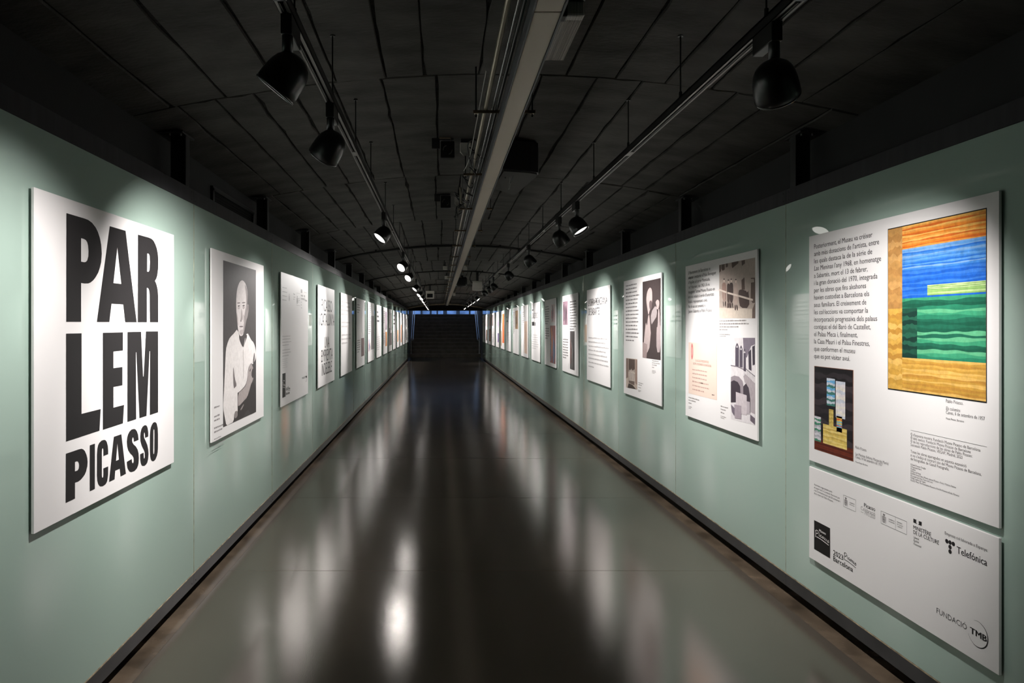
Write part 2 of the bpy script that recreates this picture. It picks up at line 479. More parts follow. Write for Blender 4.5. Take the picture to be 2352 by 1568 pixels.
# ------------------------------------------------------------------ lighting tracks and spotlights
TRZ = 2.445                      # underside of the rails
TRX = {'left': -0.456, 'right': 1.03}
TITLE, LOGO = 'the title-poster wall', 'the logo-board wall'
def build_track(side):
    x = TRX[side]
    lab = 'long black lighting track hung on thin rods along ' + (TITLE if side == 'left' else LOGO)
    t = thing('lighting_track', lab, 'lighting track', (x, 1.95, TRZ), 'lighting tracks')
    L = 28.6
    # U-shaped rail with a slot underneath
    mb = MB()
    w, h = 0.0185, 0.034
    mb.box(-w, w, 0, L, h - 0.006, h)
    mb.box(-w, -w + 0.0035, 0, L, 0, h); mb.box(w - 0.0035, w, 0, L, 0, h)
    mb.box(-w, -w + 0.010, 0, L, 0, 0.003); mb.box(w - 0.010, w, 0, L, 0, 0.003)
    obj('rail', mb, M_TRACK, t)
    obj('conductor', MB().box(-w + 0.0105, -w + 0.0135, 0.02, L, 0.0025, 0.02), M_COND, t)
    obj('conductor', MB().box(w - 0.0135, w - 0.0105, 0.02, L, 0.0025, 0.02), M_COND, t)
    lip = 0.0006
    obj('slot_lip', MB().box(-w + 0.002, -w + 0.008, 0.0, L, -lip, 0.0004), M_COND, t)
    obj('slot_lip', MB().box(w - 0.008, w - 0.002, 0.0, L, -lip, 0.0004), M_COND, t)
    obj('end_cap', MB().bbox(-w - 0.001, w + 0.001, -0.012, 0.006, -0.001, h + 0.001, 0.002, 1), M_TRACK, t)
    for i in range(9):
        obj('rail_coupler', MB().box(-w + 0.003, w - 0.003, 1.7 + i * 3.0, 1.78 + i * 3.0, -0.001, 0.012), M_COND, t)
    ys = [2.15, 2.915, 3.72, 4.55, 5.77, 6.79]
    while ys[-1] < 29.5: ys.append(ys[-1] + 1.05)
    for y in ys:
        zt = zc(x, y) - TRZ
        obj('hanger_rod', MB().tube([(0, y - 1.95, h), (0, y - 1.95, zt)], 0.0035, 6).tube([(0, y - 1.95, h), (0, y - 1.95, h + 0.035)], 0.007, 8)
            .tube([(0, y - 1.95, zt - 0.006), (0, y - 1.95, zt)], 0.012, 8), M_TRACK, t)
    return t
for sd in ('left', 'right'): build_track(sd)

HEAD = MB().lathe([(0.0005, 0.060), (0.018, 0.0585), (0.034, 0.052), (0.047, 0.041), (0.056, 0.026), (0.0615, 0.008), (0.0645, -0.012),
                   (0.066, -0.035), (0.066, -0.062), (0.0635, -0.064), (0.0605, -0.062), (0.059, -0.045), (0.0575, -0.040), (0.0005, -0.040)], 36).mesh('lamp_head', M_LAMP)
RIM = MB().lathe([(0.0665, -0.058), (0.0672, -0.0605), (0.0665, -0.0635), (0.064, -0.0648), (0.0605, -0.063)], 36).mesh('lamp_rim', M_RIM)
LENS = MB().lathe([(0.0575, -0.048), (0.045, -0.0505), (0.022, -0.052), (0.0005, -0.0525)], 32).mesh('lamp_lens', M_LENS)
ADAPT = MB().bbox(-0.017, 0.017, -0.065, 0.065, -0.060, 0.004, 0.0025, 2).mesh('track_adapter', M_TRACK)
STEM = MB().lathe([(0.0005, 0.002), (0.0165, 0.002), (0.0165, -0.105), (0.0005, -0.105)], 18).mesh('swivel_stem', M_TRACK)
def spotlight(side, y, ty, tz, label, power=1.0, cone=96):
    x = TRX[side]
    wx = -AL if side == 'left' else AR
    root = thing('track_spotlight', label, 'spotlight', (x, y, TRZ), 'track spotlights')
    link('track_adapter', ADAPT, root, (0, 0.045, 0))
    link('swivel_stem', STEM, root, (0, 0, -0.012))
    hc = Vector((0, 0, -0.172))
    aim = (Vector((wx, ty, tz)) - (Vector((x, y, TRZ)) + hc)).normalized()
    q = aim.to_track_quat('-Z', 'Y')
    hd = link('lamp_head', HEAD, root, hc, q.to_euler())
    link('lamp_rim', RIM, hd)
    link('lamp_lens', LENS, hd)
    ld = bpy.data.lights.new('spot_beam', 'SPOT')
    ld.energy = SPOT_W * power
    ld.color = (1.0, 0.962, 0.935)
    ld.spot_size = math.radians(cone)
    ld.spot_blend = 1.0
    ld.shadow_soft_size = 0.035
    lo = link('spot_beam', ld, root, hc + aim * 0.066, q.to_euler())
    return root
# (y along the track, y and z of the point it is aimed at, power)
LEFT_SPOTS = [(2.05, 2.15, 1.12, .62), (2.86, 3.55, 1.12, 1.3), (5.60, 5.05, 1.10, .85, 80), (8.60, 7.25, 1.25, 1.35, 74), (10.5, 9.20, 1.25, 1.2, 76), (13.5, 12.9, 1.2, 1.1),
              (16.2, 15.4, 1.2, 1.1), (18.3, 17.3, 1.2, 1.1), (20.6, 20.0, 1.2, 1.1), (22.6, 22.2, 1.2, 1.1), (24.4, 24.0, 1.2, 1.1), (26.4, 25.9, 1.2, 1.1), (29.0, 28.4, 1.2, 1.1)]
RIGHT_SPOTS = [(2.10, 3.25, 0.95, 1.15, 76), (5.11, 4.60, .60, 1.25, 84), (5.85, 6.40, 1.1, 1.05), (7.84, 8.20, 1.1, 1.1), (10.16, 10.5, 1.15, 1.1), (13.0, 13.35, 1.2, 1.1), (14.0, 14.9, 1.2, 1.0),
               (15.6, 16.5, 1.2, 1.1), (18.7, 18.2, 1.2, 1.1), (21.0, 20.6, 1.2, 1.1), (23.0, 22.6, 1.2, 1.1), (24.8, 24.4, 1.2, 1.1), (28.4, 27.8, 1.2, 1.1)]
for sd, lst, wl in (('left', LEFT_SPOTS, TITLE), ('right', RIGHT_SPOTS, LOGO)):
    for i, (y, ty, tz, pw, *cn) in enumerate(lst):
        lit = (sd == 'left' and i >= 2) or (sd == 'right' and (i == 1 or i >= 8))
        lb = ('black spotlight with glowing lens, ' if lit else 'black domed spotlight seen from behind, ') + ORD[i] + ' along the track near ' + wl
        spotlight(sd, y, ty, tz, lb, pw, *cn)

# ------------------------------------------------------------------ central light trunking, conduits, brackets
tr = thing('light_trunking', 'long switched-off light trunking with frosted diffuser down the middle of the ceiling', 'light fixture', (0.34, 0.0, 2.505), None, (-0.003, 0, 0))
obj('trunking_housing', MB().box(-0.050, -0.044, -1, 30.2, -0.004, 0.055).box(0.044, 0.050, -1, 30.2, -0.004, 0.055).box(-0.05, 0.05, -1, 30.2, 0.05, 0.056), M_HOUS, tr)
y = -0.56
while y < 30:
    l = min(2.70, 30.1 - y)
    if l > 0.2:
        obj('diffuser', MB().bbox(-0.0435, 0.0435, y + 0.003, y + l - 0.003, 0.0, 0.012, 0.002, 1), M_DIFF, tr)
    y += 2.70
for nm, x, z, r, m, lb in (('conduit_pipe', 0.226, 2.590, 0.0115, M_GALV, 'thick yellowish steel conduit pipe beside the light trunking'),
                           ('conduit_pipe', 0.262, 2.592, 0.0065, M_CHROME, 'slim shiny conduit pipe between the thick pipe and the trunking'),
                           ('conduit_pipe', 0.281, 2.588, 0.0075, M_TRACK, 'slim dark conduit pipe tight against the light trunking')):
    mb = MB().tube([(0, -1, 0.003), (0, 30, -0.09)], r, 10)
    o = obj(nm, mb, m, None, (x, 0, z)); tag(o, lb, 'pipe', 'conduits by the trunking')
    for i in range(9):
        yy = 1.2 + i * 3.1
        obj('pipe_socket', MB().tube([(0, yy, -yy * 0.003), (0, yy + 0.06, -yy * 0.003)], r * 1.22, 10), m, o)
for i in range(20):
    y = 3.35 + 1.36 * i
    if y > 29.6: break
    zb = 2.578 - 0.003 * y
    b = thing('hanger_bracket', 'zinc cross bracket carrying the trunking, ' + ORD[i] + ' from the poster end', 'bracket', (0.318, y, zb), 'trunking brackets')
    obj('bracket_bar', MB().box(-0.152, 0.152, -0.010, 0.010, -0.003, 0.003).box(-0.152, 0.152, -0.010, -0.0075, -0.012, 0.0), M_RUST, b)
    for x in (-0.138, 0.138):
        obj('threaded_rod', MB().tube([(x, 0, -0.03), (x, 0, zc(0.318 + x, y) - zb)], 0.0042, 6), M_TRACK, b)
        obj('hex_nut', MB().lathe([(0.0005, -0.014), (0.009, -0.014), (0.009, -0.005), (0.0005, -0.005)], 6, (x, 0, 0)), M_GALV, b)
# cable tangles around the brackets
r = random.Random(11)
def cable(pts, rad, m, lb):
    cu = [Vector(p) for p in pts]
    out = []
    for i in range(len(cu) - 1):
        p0 = cu[max(i - 1, 0)]; p1 = cu[i]; p2 = cu[i + 1]; p3 = cu[min(i + 2, len(cu) - 1)]
        for k in range(6):
            t = k / 6
            out.append(0.5 * ((2 * p1) + (p2 - p0) * t + (2 * p0 - 5 * p1 + 4 * p2 - p3) * t * t + (3 * p1 - p0 - 3 * p2 + p3) * t ** 3))
    out.append(cu[-1])
    return tag(obj('hanging_cable', MB().tube([o - cu[0] for o in out], rad, 6), m, None, cu[0]), lb, 'cable', 'cables at the ceiling')
for i in range(6):
    y = 4.15 + i * 0.42
    x = 0.17 + r.uniform(-0.02, 0.05)
    pts = [(x + r.uniform(-.03, .03), y, 2.60)]
    for k in range(5):
        pts.append((x + r.uniform(-.05, .08), y + r.uniform(-.05, .3), 2.56 + r.uniform(-.05, .07)))
    pts.append((0.2, y + 0.45, 2.60))
    cable(pts, 0.0045, M_CABLE, 'black cable looped by the thick conduit, ' + ORD[i] + ' in the tangle')
cable([(0.475, 4.72, 2.60), (0.50, 4.70, 2.58), (0.505, 4.66, 2.54), (0.485, 4.62, 2.49), (0.47, 4.62, 2.44), (0.48, 4.64, 2.53)], 0.003, M_CABLEW,
      'thin pale cable dangling in front of the big black loudspeaker')
cable([(0.20, 2.9, 2.60), (0.196, 3.6, 2.585), (0.188, 4.3, 2.565), (0.165, 4.6, 2.56)], 0.0028, M_CABLEW, 'thin pale cable tied along the thick conduit pipe')

# arched conduits across the vault
for i, y in enumerate((10.0, 14.1, 18.0, 22.0, 26.0)):
    n = 18
    pts = [(WLX + 0.02 + (WRX - WLX - 0.04) * k / n, 0, zc(WLX + (WRX - WLX) * k / n, y) - 0.028 - 2.0) for k in range(n + 1)]
    o = tag(obj('arched_conduit', MB().tube(pts, 0.018 if i == 0 else 0.013, 8), M_TRACK, None, (0, y, 2.0)),
            'black conduit arching across the vault, ' + ORD[i] + ' one down the passage', 'pipe', 'arched conduits')
    for k in (3, 7, 12, 15):
        p = pts[k]
        obj('pipe_clip', MB().box(p[0] - 0.012, p[0] + 0.012, -0.022, 0.022, p[2] - 0.005, p[2] + 0.03), M_TRACK, o)

# emergency light, speakers, sounders, boxes, hanging monitors
em = thing('emergency_light', 'ribbed emergency light with a green glow fixed to the ceiling', 'emergency light', (0.455, 2.52, 2.66))
obj('lamp_base', MB().bbox(-0.088, 0.088, -0.03, 0.46, 0.055, 0.116, 0.012, 3), M_LAMP, em)
cv = MB().bbox(-0.084, 0.084, 0.0, 0.43, 0.0, 0.058, 0.008, 2)
dif = obj('prismatic_cover', cv, M_PRISM, em)
rb = MB()
for i in range(30):
    x = -0.078 + i * 0.0054
    rb.add([(x - 0.0021, 0.04, 0.001), (x, 0.04, -0.0022), (x + 0.0021, 0.04, 0.001), (x - 0.0021, 0.424, 0.001), (x, 0.424, -0.0022), (x + 0.0021, 0.424, 0.001)],
           [(0, 1, 4, 3), (1, 2, 5, 4), (0, 2, 1), (3, 4, 5)])
obj('cover_ribs', rb, M_PRISM, dif)
obj('indicator_glow', MB().box(-0.022, -0.004, 0.150, 0.158, -0.003, 0.0).box(-0.030, -0.008, 0.176, 0.184, -0.003, 0.0), M_GREEN, em)
obj('end_clip', MB().bbox(-0.018, 0.018, -0.006, 0.045, -0.004, 0.05, 0.005, 2), M_LAMP, em)

sp = thing('ceiling_loudspeaker', 'large black wedge loudspeaker hanging under the vault beside the trunking', 'loudspeaker', (0.55, 4.9, 2.54))
foot = [(-0.13, -0.40), (0.06, -0.34), (0.115, -0.30), (0.128, -0.24), (0.05, 0.44), (0.02, 0.46), (-0.16, 0.19)]
obj('cabinet', MB().prism(foot, 0.01, zc(0.55, 4.9) - 2.54 - 0.02), M_LAMP, sp)
obj('grille', MB().prism([(x * 0.94, y * 0.94) for x, y in foot], 0.0, 0.012), M_GRILLE, sp)
obj('hanging_plate', MB().box(-0.05, 0.03, -0.1, 0.1, zc(0.55, 4.9) - 2.54 - 0.02, zc(0.55, 4.9) - 2.54 - 0.002), M_POST, sp)
sp2 = thing('ceiling_loudspeaker', 'rounded black loudspeaker far down the passage beside the trunking', 'loudspeaker', (0.52, 15.5, 2.42))
obj('cabinet', MB().bbox(-0.14, 0.11, -0.12, 0.14, 0.0, 0.2, 0.04, 4), M_LAMP, sp2)
obj('bracket', MB().box(-0.02, 0.02, -0.02, 0.02, 0.2, zc(.52, 15.5) - 2.42), M_POST, sp2)

for i, (x, y, w) in enumerate(((0.055, 4.55, 0.094), (0.060, 6.37, 0.096))):
    z = zc(x, y)
    a = thing('alarm_sounder', 'black square sounder with reflections modelled as pale arcs, ' + ('nearer' if i == 0 else 'further') + ' one on the ceiling planks', 'alarm sounder', (x, y, z - 0.135), 'alarm sounders')
    obj('sounder_body', MB().bbox(-w / 2, w / 2, 0, 0.055, 0, 0.112, 0.006, 3), M_LAMP, a)
    for s in (1, -1):
        arc = [(s * 0.030 * math.cos(math.radians(t)), -0.002, 0.052 + s * 0.030 * math.sin(math.radians(t))) for t in range(105, 186, 16)]
        obj('curved_glint', MB().tube(arc, 0.0028, 6), M_COND, a)  # pale arcs modelled as reflections on the rounded front
    obj('mount_plate', MB().bbox(-0.105, -0.052, 0.0, 0.004, 0.06, 0.13, 0.001, 1).box(-0.06, 0.04, 0.0, 0.05, 0.118, 0.131), M_POST, a)
    jb = thing('junction_box', 'white plastic junction box beside the ' + ('nearer' if i == 0 else 'further') + ' black sounder', 'junction box', (x + 0.12, y + 0.02, z - 0.115), 'ceiling junction boxes')
    obj('box_body', MB().bbox(-0.036, 0.036, 0, 0.05, 0.03, 0.088, 0.004, 2), M_WHITEPL, jb)
    obj('box_flap', MB().add([(-0.036, -0.01, 0.028), (0.036, -0.012, 0.03), (0.034, -0.02, 0.002), (-0.012, -0.03, -0.012), (-0.036, 0.03, 0.028), (0.036, 0.03, 0.03), (0.034, 0.03, 0.018), (-0.012, 0.03, 0.006)],
                                 [(0, 1, 2, 3), (7, 6, 5, 4), (0, 4, 5, 1), (1, 5, 6, 2), (2, 6, 7, 3), (3, 7, 4, 0)]), M_WHITEPL, jb)
    obj('drop_rod', MB().box(0.04, 0.047, 0.01, 0.018, -0.02, 0.115).box(-0.03, 0.05, 0.01, 0.03, 0.088, 0.115), M_POST, jb)
tb = tag(obj('cable_tube', MB().tube([(0, 0, 0), (0.006, 0, -0.115)], 0.010, 10), M_GALV, None, (0.165, 5.35, 2.60)), 'short yellowish tube hanging beside the thick conduit', 'tube')
obj('tube_cap', MB().tube([(0.006, 0, -0.112), (0.0065, 0, -0.125)], 0.0115, 10), M_GALV, tb)
bs = tag(obj('brass_strip', MB().box(0, 0.075, 0, 0.02, 0, 0.004).box(0.073, 0.0755, 0, 0.02, -0.02, 0.004), M_RUST, None, (0.0, 4.5, zc(0, 4.5) - 0.016)), 'thin brass-coloured strip on the ceiling above the nearer sounder', 'strip')
for i, (px_, py_, Y, w, h, m, lb) in enumerate(((1022.5, 616, 12.6, 0.085, 0.055, M_WHITEPL, 'small white junction box near the third arched conduit'),
                                               (1026, 637, 14.8, 0.09, 0.075, M_WHITEPL, 'small cream junction box under a dark cap by the conduits'),
                                               (1068, 615, 12.2, 0.085, 0.085, M_WHITEPL, 'small white camera housing on the ceiling, other side of the trunking'),
                                               (1043, 676, 20.5, 0.08, 0.08, M_WHITEPL, 'tiny white junction box far down beside the trunking'))):
    x = (px_ - VX) / F * Y; z = CH + (VY - py_) / F * Y
    j = thing('junction_box', lb, 'junction box', (x, Y, z), 'ceiling junction boxes')
    obj('box_body', MB().bbox(-w / 2, w / 2, -0.03, 0.03, -h / 2, h / 2, 0.005, 2), m, j)
    obj('box_mount', MB().box(-0.01, 0.01, -0.01, 0.01, h / 2, zc(x, Y) - z), M_POST, j)
    obj('box_cap', MB().bbox(-w / 2 - 0.003, w / 2 + 0.003, -0.033, 0.033, h / 2 - 0.004, h / 2 + 0.012, 0.003, 1), M_POST if i == 1 else m, j)
for i, (x0, x1, z0, z1, Y, lb) in enumerate(((-0.356, -0.138, 2.245, 2.440, 18.0, 'hanging monitor in a pale casing with its dark screen facing the passage'),
                                             (0.697, 0.897, 2.262, 2.452, 14.2, 'hanging monitor showing the blank back of its pale casing'))):
    xm = (x0 + x1) / 2
    mo = thing('hanging_monitor', lb, 'monitor', (xm, Y, z0), 'hanging monitors')
    w, h = x1 - x0, z1 - z0
    if i == 0:
        obj('casing', MB().bbox(-w / 2, w / 2, 0, 0.2, 0, h * 0.72, 0.006, 2).bbox(-w / 2 - 0.003, w / 2 + 0.003, -0.02, 0.2, h * 0.74, h, 0.006, 2), M_WHITEPL, mo)
        obj('screen', MB().bbox(-w * 0.34, w * 0.34, -0.004, 0.01, h * 0.1, h * 0.62, 0.003, 1), M_SCREEN, mo)
    else:
        obj('casing', MB().bbox(-w / 2, w / 2, 0, 0.2, 0, h * 0.86, 0.008, 2).bbox(-w / 2 - 0.002, w / 2 + 0.002, -0.01, 0.2, h * 0.87, h, 0.004, 2), M_WHITEPL, mo)
        obj('casing_lip', MB().bbox(-w / 2 - 0.004, w / 2 + 0.004, -0.006, 0.02, -0.004, 0.02, 0.003, 1), M_WHITEPL, mo)
    obj('pole', MB().box(-0.026, 0.026, 0.07, 0.12, h, zc(xm, Y) - z0), M_POST, mo)
    obj('ceiling_plate', MB().box(-0.06, 0.06, 0.04, 0.15, zc(xm, Y) - z0 - 0.015, zc(xm, Y) - z0 - 0.002), M_POST, mo)
    s = -1 if i == 0 else -1
    c0 = Vector((s * w * 0.5, 0.1, h * 0.8))
    obj('flex_conduit', MB().tube([c0, c0 + Vector((s * 0.03, 0, 0.02)), c0 + Vector((s * 0.055, 0, 0.07)), c0 + Vector((s * 0.055, 0, 0.11)), c0 + Vector((s * 0.02, 0, zc(xm, Y) - z1 + 0.02))], 0.013, 8), M_CABLE, mo)

# ------------------------------------------------------------------ exhibition panels
PW, PH, PZ = 1.21, 1.166, 0.816
PLANE = {'left': 1.362, 'right': 1.932}
PY0 = {'left': 2.294, 'right': 2.357}
PSTEP = 1.79
K = (38, 36, 37)
FONT = bpy.data.curves.new('lettering_source', 'FONT')
FONT_O = bpy.data.objects.new('lettering_source', FONT)
CAP = 0.682

class Print:
    """Flat print on one panel: polygons in metres, u to the reader's right, v up, each with an ink colour and a layer."""
    def __init__(self):
        self.v, self.f, self.c, self.d = [], [], [], 0.0
    def raw(self, verts, faces, rgb, layer):
        o = len(self.v); d = -0.00025 * layer - self.d
        self.v += [(x, d, z) for x, z in verts]
        self.f += [tuple(i + o for i in f) for f in faces]
        self.c += [(*lin(rgb), 1.0)] * len(faces)
    def poly(self, loops, rgb, layer=1):
        if not isinstance(loops[0][0], (tuple, list)): loops = [loops]
        tris = tessellate_polygon([[Vector((x, z, 0)) for x, z in lp] for lp in loops])
        flat = [p for lp in loops for p in lp]
        out = []
        for a, b, c in tris:
            (ax, az), (bx, bz), (cx, cz) = flat[a], flat[b], flat[c]
            area = (bx - ax) * (cz - az) - (cx - ax) * (bz - az)
            if abs(area) < 1e-12: continue
            out.append((a, b, c) if area > 0 else (a, c, b))
        self.d += 6e-6
        self.raw(flat, out, rgb, layer)
    def rect(self, u0, v0, u1, v1, rgb, layer=1):
        self.raw([(u0, v0), (u1, v0), (u1, v1), (u0, v1)], [(0, 1, 2, 3)], rgb, layer)
    def stroke(self, pts, w, rgb, layer=1):
        for i in range(len(pts) - 1):
            (ax, az), (bx, bz) = pts[i], pts[i + 1]
            l = math.hypot(bx - ax, bz - az) or 1e-6
            ex, ez = (bx - ax) / l * w * 0.3, (bz - az) / l * w * 0.3
            nx, nz = -(bz - az) / l * w / 2, (bx - ax) / l * w / 2
            self.raw([(ax - ex - nx, az - ez - nz), (bx + ex - nx, bz + ez - nz), (bx + ex + nx, bz + ez + nz), (ax - ex + nx, az - ez + nz)], [(0, 1, 2, 3)], rgb, layer)
    def disc(self, u, v, r, rgb, layer=1, n=20, ry=None):
        ry = ry or r
        self.raw([(u + r * math.cos(2 * math.pi * k / n), v + ry * math.sin(2 * math.pi * k / n)) for k in range(n)], [tuple(range(n))], rgb, layer)
    def text(self, s, u, v, cap, rgb=K, width=None, bold=0.0, xs=1.0, shear=0.0, layer=1, align='l', res=2):
        FONT.body = s; FONT.offset = min(bold, 0.0); FONT.resolution_u = res; FONT.shear = shear
        me = bpy.data.meshes.new_from_object(FONT_O)
        k = cap / CAP
        x0 = min(p.co.x for p in me.vertices); x1 = max(p.co.x for p in me.vertices)
        sx = k * xs if width is None else width / (x1 - x0)
        w = (x1 - x0) * sx
        off = u if align == 'l' else (u - w if align == 'r' else u - w / 2)
        n = 1 if bold <= 0 else (2 if bold < 0.016 else 4)          # heavier weight: the letterform set again a hair to the side
        for i in range(n):
            dx = 0 if n == 1 else (i / (n - 1) - 0.5) * 2.2 * bold * sx
            dz = 0 if n < 4 else (0.5 - (i % 2)) * 0.5 * bold * k
            self.raw([(off + dx + (p.co.x - x0) * sx, v + dz + p.co.y * k) for p in me.vertices], [tuple(p.vertices) for p in me.polygons], rgb, layer + 0.05 * i)
        bpy.data.meshes.remove(me)
        return sx / k
    def lines(self, u, v, w, n, step, h, rgb, seed=0, last=0.6):
        """unreadably small text: words as short bars"""
        r = random.Random(seed)
        for i in range(n):
            lw = w * (r.uniform(0.82, 1.0) if i < n - 1 else last)
            x = 0.0
            while x < lw:
                ww = min(r.uniform(1.0, 5.0) * h, lw - x)
                hh = h * r.uniform(0.68, 0.95)
                self.rect(u + x, v - i * step, u + x + ww, v - i * step + hh, rgb)
                x += ww + h * 0.55
    def build(self, name, material, parent):
        me = bpy.data.meshes.new(name)
        me.from_pydata(self.v, [], self.f)
        ca = me.color_attributes.new('ink', 'FLOAT_COLOR', 'CORNER')
        buf = []
        for p, c in zip(me.polygons, self.c):
            buf += list(c) * p.loop_total
        ca.data.foreach_set('color', buf)
        me.materials.append(material)
        me.update()
        return link(name, me, parent, (0, -0.0004, 0))

def soft(pts, n=2):
    for _ in range(n):
        out = []
        for i in range(len(pts)):
            (ax, az), (bx, bz) = pts[i], pts[(i + 1) % len(pts)]
            out += [(ax * .75 + bx * .25, az * .75 + bz * .25), (ax * .25 + bx * .75, az * .25 + bz * .75)]
        pts = out
    return pts

class Panel:
    def __init__(self, side, k, label, z0=PZ, h=PH, name='exhibition_panel', group='exhibition panels'):
        self.side, self.k, self.z0, self.h = side, k, z0, h
        self.y0 = PY0[side] + PSTEP * k
        a = PLANE[side]
        if side == 'left': loc, rz = (-a, self.y0, z0), math.pi / 2
        else: loc, rz = (a, self.y0 + PW, z0), -math.pi / 2
        self.root = thing(name, label, 'panel', loc, group, (0, 0, rz))
        obj('board', MB().bbox(0, PW, 0.0, 0.010, 0, h, 0.0008, 1), M_BOARD, self.root)
        obj('spacer', MB().box(0.1, PW - 0.1, 0.010, 0.0165, h * 0.2, h * 0.25).box(0.1, PW - 0.1, 0.010, 0.0165, h * 0.75, h * 0.8), M_BOARD, self.root)
    def p(self, px, py):           # picture point -> metres on this board
        a = PLANE[self.side]
        if self.side == 'left':
            Y = F * a / (VX - px); u = Y - self.y0
        else:
            Y = F * a / (px - VX); u = self.y0 + PW - Y
        return (u, CH - (py - VY) * Y / F - self.z0)
    def zp(self, pts, ox, oy, s):  # points read off an enlarged view
        return [self.p(ox + x / s, oy + y / s) for x, y in pts]
    def tx(self, pr, s, pxl, pyl, pxr, cap, **kw):
        u, v = self.p(pxl, pyl); u1, _ = self.p(pxr, pyl)
        return pr.text(s, u, v, cap, width=u1 - u, **kw)

def quad_field(pr, q, rgb, layer):
    pr.poly(q, rgb, layer)
def inside(q, s, t):               # bilinear point in a quad given bottom-left, bottom-right, top-right, top-left
    (a, b), (c, d), (e, f), (g, h) = q
    x = (1 - s) * (1 - t) * a + s * (1 - t) * c + s * t * e + (1 - s) * t * g
    z = (1 - s) * (1 - t) * b + s * (1 - t) * d + s * t * f + (1 - s) * t * h
    return (x, z)
def inq(pr, q, pts, rgb, layer): pr.poly([inside(q, s, t) for s, t in pts], rgb, layer)
def rq(u0, v0, u1, v1): return [(u0, v0), (u1, v0), (u1, v1), (u0, v1)]

def letter(T, loops, rgb):
    p_ = Print(); p_.poly(loops, rgb); p_.build('letter', M_INK, T.root)
# ---- 1: the big title
T = Panel('left', 0, 'white title poster in huge heavy black capitals')
A = lambda pts: T.zp(pts, 60, 420, 6.533)
B = lambda pts: T.zp(pts, 60, 660, 6.533)
C = lambda pts: T.zp(pts, 60, 900, 6.533)
D = lambda pts: T.zp(pts, 60, 1000, 6.533)
letter(T, [A([(602, 452), (820, 517), (880, 535), (930, 555), (985, 595), (1040, 665), (1075, 735), (1105, 825), (1125, 930), (1133, 1060), (1124, 1190), (1105, 1270), (1080, 1345), (1040, 1415), (1005, 1460), (965, 1493), (930, 1507), (870, 1508), (823, 1500)]) + B([(823, 515), (600, 515)]),
          A([(823, 828), (865, 840), (895, 858), (915, 890), (928, 940), (935, 1020), (932, 1100), (915, 1160), (895, 1183), (870, 1189), (823, 1180)])], K)
letter(T, [A([(1253, 648), (1490, 718)]) + B([(1657, 521), (1486, 521), (1455, 255), (1280, 243), (1247, 519), (1060, 517)]), A([(1367, 965), (1427, 1515), (1308, 1502)])], K)
letter(T, [A([(1677, 775), (1840, 820), (1880, 837), (1910, 865), (1940, 925), (1960, 985), (1975, 1065), (1982, 1160), (1979, 1290), (1966, 1390), (1950, 1440), (1930, 1470), (1945, 1495), (1957, 1530)]) + B([(1966, 0), (1974, 50), (1979, 130), (1980, 521), (1857, 521), (1852, 120), (1847, 60), (1838, 25), (1825, 8), (1810, 5), (1810, 521), (1673, 521)]),
          A([(1815, 1057), (1833, 1060), (1845, 1073), (1853, 1105), (1857, 1180), (1855, 1270), (1848, 1315), (1833, 1333), (1814, 1330)])], K)
letter(T, B([(597, 692), (830, 687)]) + C([(829, 328), (1117, 255), (1098, 580), (597, 745)]), K)
letter(T, B([(1150, 680), (1450, 672), (1450, 945), (1308, 960), (1308, 1210), (1443, 1192), (1443, 1467), (1308, 1493)]) + C([(1308, 235), (1467, 193), (1450, 470), (1150, 567)]), K)
letter(T, B([(1519, 668), (1723, 663), (1753, 1335), (1762, 1335), (1797, 660), (1978, 658)]) + C([(1978, 303), (1855, 345)]) + B([(1858, 955), (1850, 955)]) + C([(1804, 358), (1700, 392)]) + B([(1652, 972), (1645, 972)]) + C([(1649, 407), (1518, 450)]), K)
letter(T, [D([(594, 273), (790, 205), (830, 197), (857, 208), (880, 232), (903, 288), (916, 340), (920, 395), (916, 460), (897, 540), (880, 580), (855, 617), (820, 660), (780, 690), (731, 707), (731, 945), (591, 1012)]),
          D([(731, 397), (755, 386), (775, 388), (788, 410), (793, 450), (787, 495), (770, 522), (731, 537)])], K)
letter(T, D([(953, 147), (1030, 120), (1029, 800), (953, 836)]), K)
letter(T, D([(1158, 307), (1158, 215), (1153, 193), (1145, 190), (1137, 205), (1134, 240), (1134, 600), (1138, 625), (1145, 632), (1155, 620), (1158, 590), (1158, 492), (1229, 462), (1228, 590), (1215, 680), (1203, 710), (1185, 735), (1150, 758), (1115, 762), (1095, 750), (1080, 725), (1067, 680), (1061, 600), (1062, 280), (1067, 200), (1078, 145), (1095, 110), (1130, 75), (1170, 63), (1192, 72), (1208, 95), (1223, 150), (1229, 230), (1229, 278)]), K)
letter(T, [C([(1314, 672), (1427, 633), (1495, 1225), (1416, 1268), (1403, 1150), (1335, 1180), (1325, 1310), (1242, 1350)]), C([(1368, 772), (1392, 1012), (1346, 1033)])], K)
letter(T, C([(1685, 717), (1615, 747), (1613, 700), (1605, 680), (1595, 685), (1588, 720), (1592, 755), (1610, 785), (1645, 818), (1672, 865), (1685, 920), (1690, 990), (1685, 1070), (1675, 1110), (1660, 1145), (1625, 1185), (1580, 1200), (1560, 1197), (1545, 1188), (1522, 1145), (1513, 1100), (1508, 1048), (1583, 1005), (1587, 1050), (1597, 1070), (1608, 1060), (1614, 1030), (1610, 985), (1595, 955), (1560, 920), (1530, 870), (1514, 810), (1510, 740), (1516, 680), (1528, 635), (1548, 595), (1580, 562), (1620, 553), (1640, 562), (1658, 585), (1678, 640)]), K)
